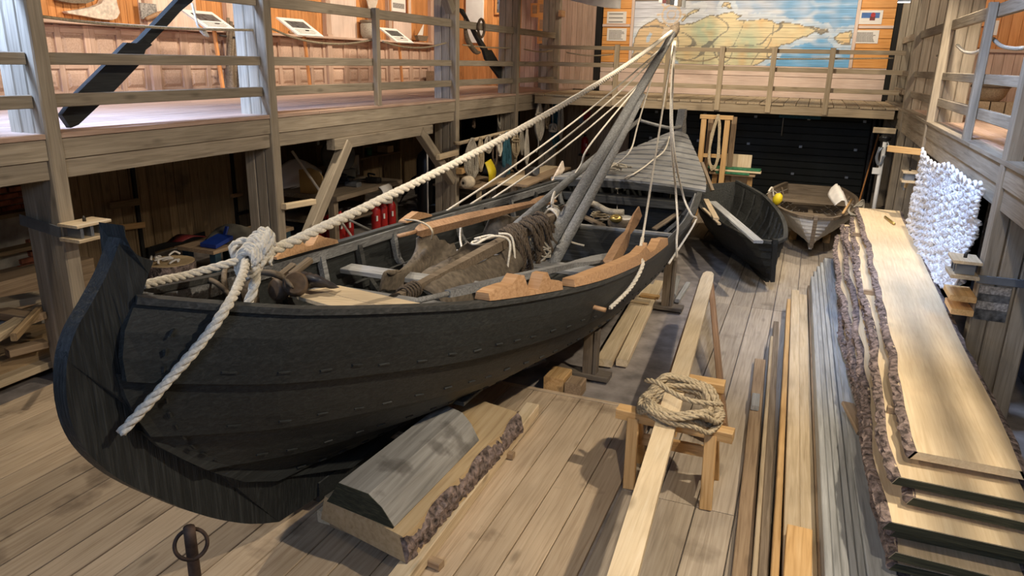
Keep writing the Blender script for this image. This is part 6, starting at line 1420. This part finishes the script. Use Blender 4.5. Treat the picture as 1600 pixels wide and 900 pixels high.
tag(cloth('wetsuit_pile', [[V((-7.4, 12.6, .2)), V((-6.9, 12.4, .5)), V((-6.4, 12.5, .3))], [V((-7.3, 12.9, .6)), V((-6.9, 12.9, .8)), V((-6.3, 12.9, .6))], [V((-7.3, 13.4, .1)), V((-6.9, 13.4, .4)), V((-6.3, 13.4, .1))]], 'black', 'black crumpled wetsuits piled with yellow straps', amp=.3), 'black crumpled wetsuits piled with yellow straps', 'wetsuits')
tag(tube('yellow_hose', [V((-6.35, 12.6, 1.0)), V((-6.3, 12.75, .85)), V((-6.35, 12.6, .7)), V((-6.25, 12.85, .5)), V((-6.3, 12.6, .35))], .022, 'yellow', None, 7, 6), 'yellow hose hanging behind the right brace', 'hose')
# rack of hanging rope hanks
a, b = onx(717, 224, -5.85), onx(830, 197, -5.85); hr = thing('rope_rail', a, 'pale pole carrying rope hanks between two left posts', 'rail'); tube('rail_pole', [a, b], .035, 'board_light', hr, 8)
for q in (a, b): tube('rail_bracket', [q, q+V((-.1, 0, 0))], .03, 'board_light', hr, 7)
def hank(px, top, bot, wpx, mat, label, X=-5.8, n=11, r=.016, knot=False):
    lines = []
    for k in range(n):
        o_ = wpx*(k/(n-1)-.5)*.55; W_ = wpx; wpx = wpx*(.15+.85*((k*7) % n)/n)
        p = [(px+o_*.3, top), (px-wpx*.45+o_*.4, top+(bot-top)*.3), (px-wpx*.5+o_*.7, top+(bot-top)*.7), (px+o_*.4+rnd(-1, 1), bot-rnd(0, 8)), (px+wpx*.5-o_*.6, top+(bot-top)*.7), (px+wpx*.42-o_*.4, top+(bot-top)*.3), (px+o_*.3+1, top)]
        lines.append([onx(a_, b_, X+rnd(-.03, .03)) for a_, b_ in p]); wpx = W_
    if knot: lines.append([onx(px+wpx*.5*math.cos(t), top+(bot-top)*.32+2.5*math.sin(t), X+.06) for t in [i*.8 for i in range(9)]])
    return tag(multi('rope_hank', lines, r, mat, None), label, 'rope')
hank(738, 216, 282, 20, 'rope_grey', 'wide grey-tan rope hank first on the hanging rail', n=16)
hank(751, 214, 268, 9, 'rope_manila', 'slim tan rope hank beside the wide grey-tan one')
hank(763, 212, 240, 13, 'rope_grey', 'short round coil of grey rope on the hanging rail', n=13)
hank(773, 212, 264, 12, 'leather', 'dark brown leather straps hanging among the rope hanks', n=6, r=.018)
hank(781, 210, 245, 6, 'rope_white', 'short white rope hank after the leather straps')
hank(792, 206, 282, 11, 'rope_blue', 'long teal blue rope hank on the hanging rail', n=18, r=.018)
hank(806, 205, 248, 12, 'rope_manila', 'tan rope coil hank next to the teal one', knot=True, n=13)
hank(815, 200, 243, 6, 'rope_grey', 'narrow grey rope hank near the rail end')
hank(823, 202, 262, 6, 'rope_white', 'narrow long white rope hank at the rail end')
hank(843, 160, 220, 12, 'rope_white', 'full white rope hank hung on the gallery edge, tail dangling', -5.86, 16, knot=True)
hank(855, 152, 201, 7, 'rope_manila', 'slim yellowish rope hank hung on the gallery edge', -5.86)
hank(868, 150, 232, 10, 'rope_blue', 'teal blue net rope hung at the corner post', -5.86, 18, .02)
hank(876, 148, 218, 9, 'rope_white', 'long white rope loops hung over the teal net', -5.82, 13, .016)
cord([onx(841, 218, -5.84), onx(841, 228, -5.84), onx(838, 238, -5.84)], .013, 'rope_white', 'dangling white rope tail under the full white hank')
c = onx(864, 200, -5.78); kb = thing('monkey_fist', c, 'round white monkey-fist knot hanging on a cord', 'knot')
for k in range(6):
    M_ = Matrix.Rotation(k*.52, 3, 'Z') @ Matrix.Rotation(1.57 if k % 2 else .3*k, 3, 'X'); tube('knot_turn', [c+M_ @ V((.09*math.cos(t), .09*math.sin(t), .02*(k-3))) for t in [i*math.pi/6 for i in range(12)]], .025, 'rope_white', kb, 6, 2, True)
tube('cord', [c, onx(863, 152, -5.86)], .012, 'rope_white', kb, 6)
hank(740, 186, 200, 4, 'leather', 'rusty chain tackle hanging under the gallery', -6.3, 5, .02); hank(780, 150, 202, 9, 'rope_grey', 'small grey rope hank hanging in the dark under the gallery', -6.3, 6)
q = onx(780, 150, -6.3); tag(tube('hanging_hook', [V((q.x, q.y, 2.135)), V((q.x, q.y, q.z-.05))], .012, 'iron', None, 6), 'thin iron hook holding the small rope hank under the gallery', 'hook')
# low table of floats by the third post
tb2 = thing('side_table', at(760, 300, .5), 'rough pale table with a white float behind the far gunwale', 'table'); c = V((-6.0, 13.6, .62))
box('table_top', (-6.6, 12.5, .66), (-5.55, 15.1, .7), 'board_brown', tb2)
for x in (-6.5, -5.65):
    for y in (12.6, 15.0): box('leg', (x-.04, y-.04, -.03), (x+.04, y+.04, .66), 'board_light', tb2)
q = onx(731, 297, -5.75); fl_ = thing('cork_float', q, 'barrel-shaped cream float on the rough table', 'float'); lathe('float_barrel', [(.07, -.13), (.11, -.08), (.12, 0), (.11, .08), (.07, .13)], (q.x, q.y, .82), 'cork', fl_, 16, (.3, 1, 0)); lathe('bore', [(.03, -.135), (.03, .135)], (q.x, q.y, .82), 'dark', fl_, 10, (.3, 1, 0))
q = onx(762, 275, -5.8); tag(cloth('yellow_bag', [[q+V((0, -.16, .28)), q+V((0, .1, .3))], [q+V((.1, -.2, .05)), q+V((.1, .14, .08))], [q+V((.08, -.16, -.12)), q+V((.08, .12, -.12))]], 'yellow', 'yellow bag hanging among the rope hanks', amp=.05), 'yellow bag hanging among the rope hanks', 'bag')
q = onx(770, 290, -5.85); tag(cloth('navy_bundle', [[V((-6.2, 13.9, .71)), V((-5.9, 13.8, .72)), V((-5.65, 13.9, .71))], [V((-6.2, 14.3, .95)), V((-5.9, 14.3, 1.02)), V((-5.65, 14.3, .9))], [V((-6.2, 14.8, .71)), V((-5.9, 14.8, .75)), V((-5.65, 14.8, .71))]], 'cloth_black', 'navy black cloth bundle on the rough table', amp=.08), 'navy black cloth bundle on the rough table', 'bundle')
a, b = onz(812, 290, .9), onz(882, 262, .9); wt = thing('plank_table', a, 'pale plank table with a saw beyond the far gunwale', 'table'); beam('plank_top', a, b, .28, .04, 'board_brown', wt); beam('plank_top', a+V((-.29, 0, 0)), b+V((-.29, 0, 0)), .28, .04, 'board_light', wt)
for f_ in (.1, .9): q = a.lerp(b, f_); box('leg', (q.x-.25, q.y-.05, -.03), (q.x-.15, q.y+.05, .88), 'board_light', wt)
q = a.lerp(b, .45); sm = thing('belt_sander', q, 'small grey power tool with round wheel on the plank table', 'tool'); box('tool_body', q+V((-.3, -.12, .02)), q+V((-.1, .16, .16)), 'iron', sm, .02); lathe('wheel', [(.07, 0), (.08, .01), (.08, .04), (.07, .05)], q+V((-.1, -.1, .11)), 'galv', sm, 14, (1, -.5, 0))
a, b = onz(863, 290, 1.1), onz(880, 258, 1.35); tag(beam('paddle_blade', a, b, .16, .03, 'bone', None, (1, -.3, 0)), 'bleached paddle blade leaning on the far gunwale by the aft deck', 'paddle')
a, b = onx(686, 258, LX+.06), onx(716, 250, LX+.06); tag(beam('batten_stub', onx(684, 246, LX+.05), onx(714, 238, LX+.05), .07, .09, 'pine_pale'), 'pale batten stub on the post at the right brace', 'batten')
tag(beam('batten_stub', onx(717, 268, LX+.06), onx(732, 262, LX+.06), .12, .1, 'pine'), 'yellow wood block wedged at the post beside the rope hanks', 'block')
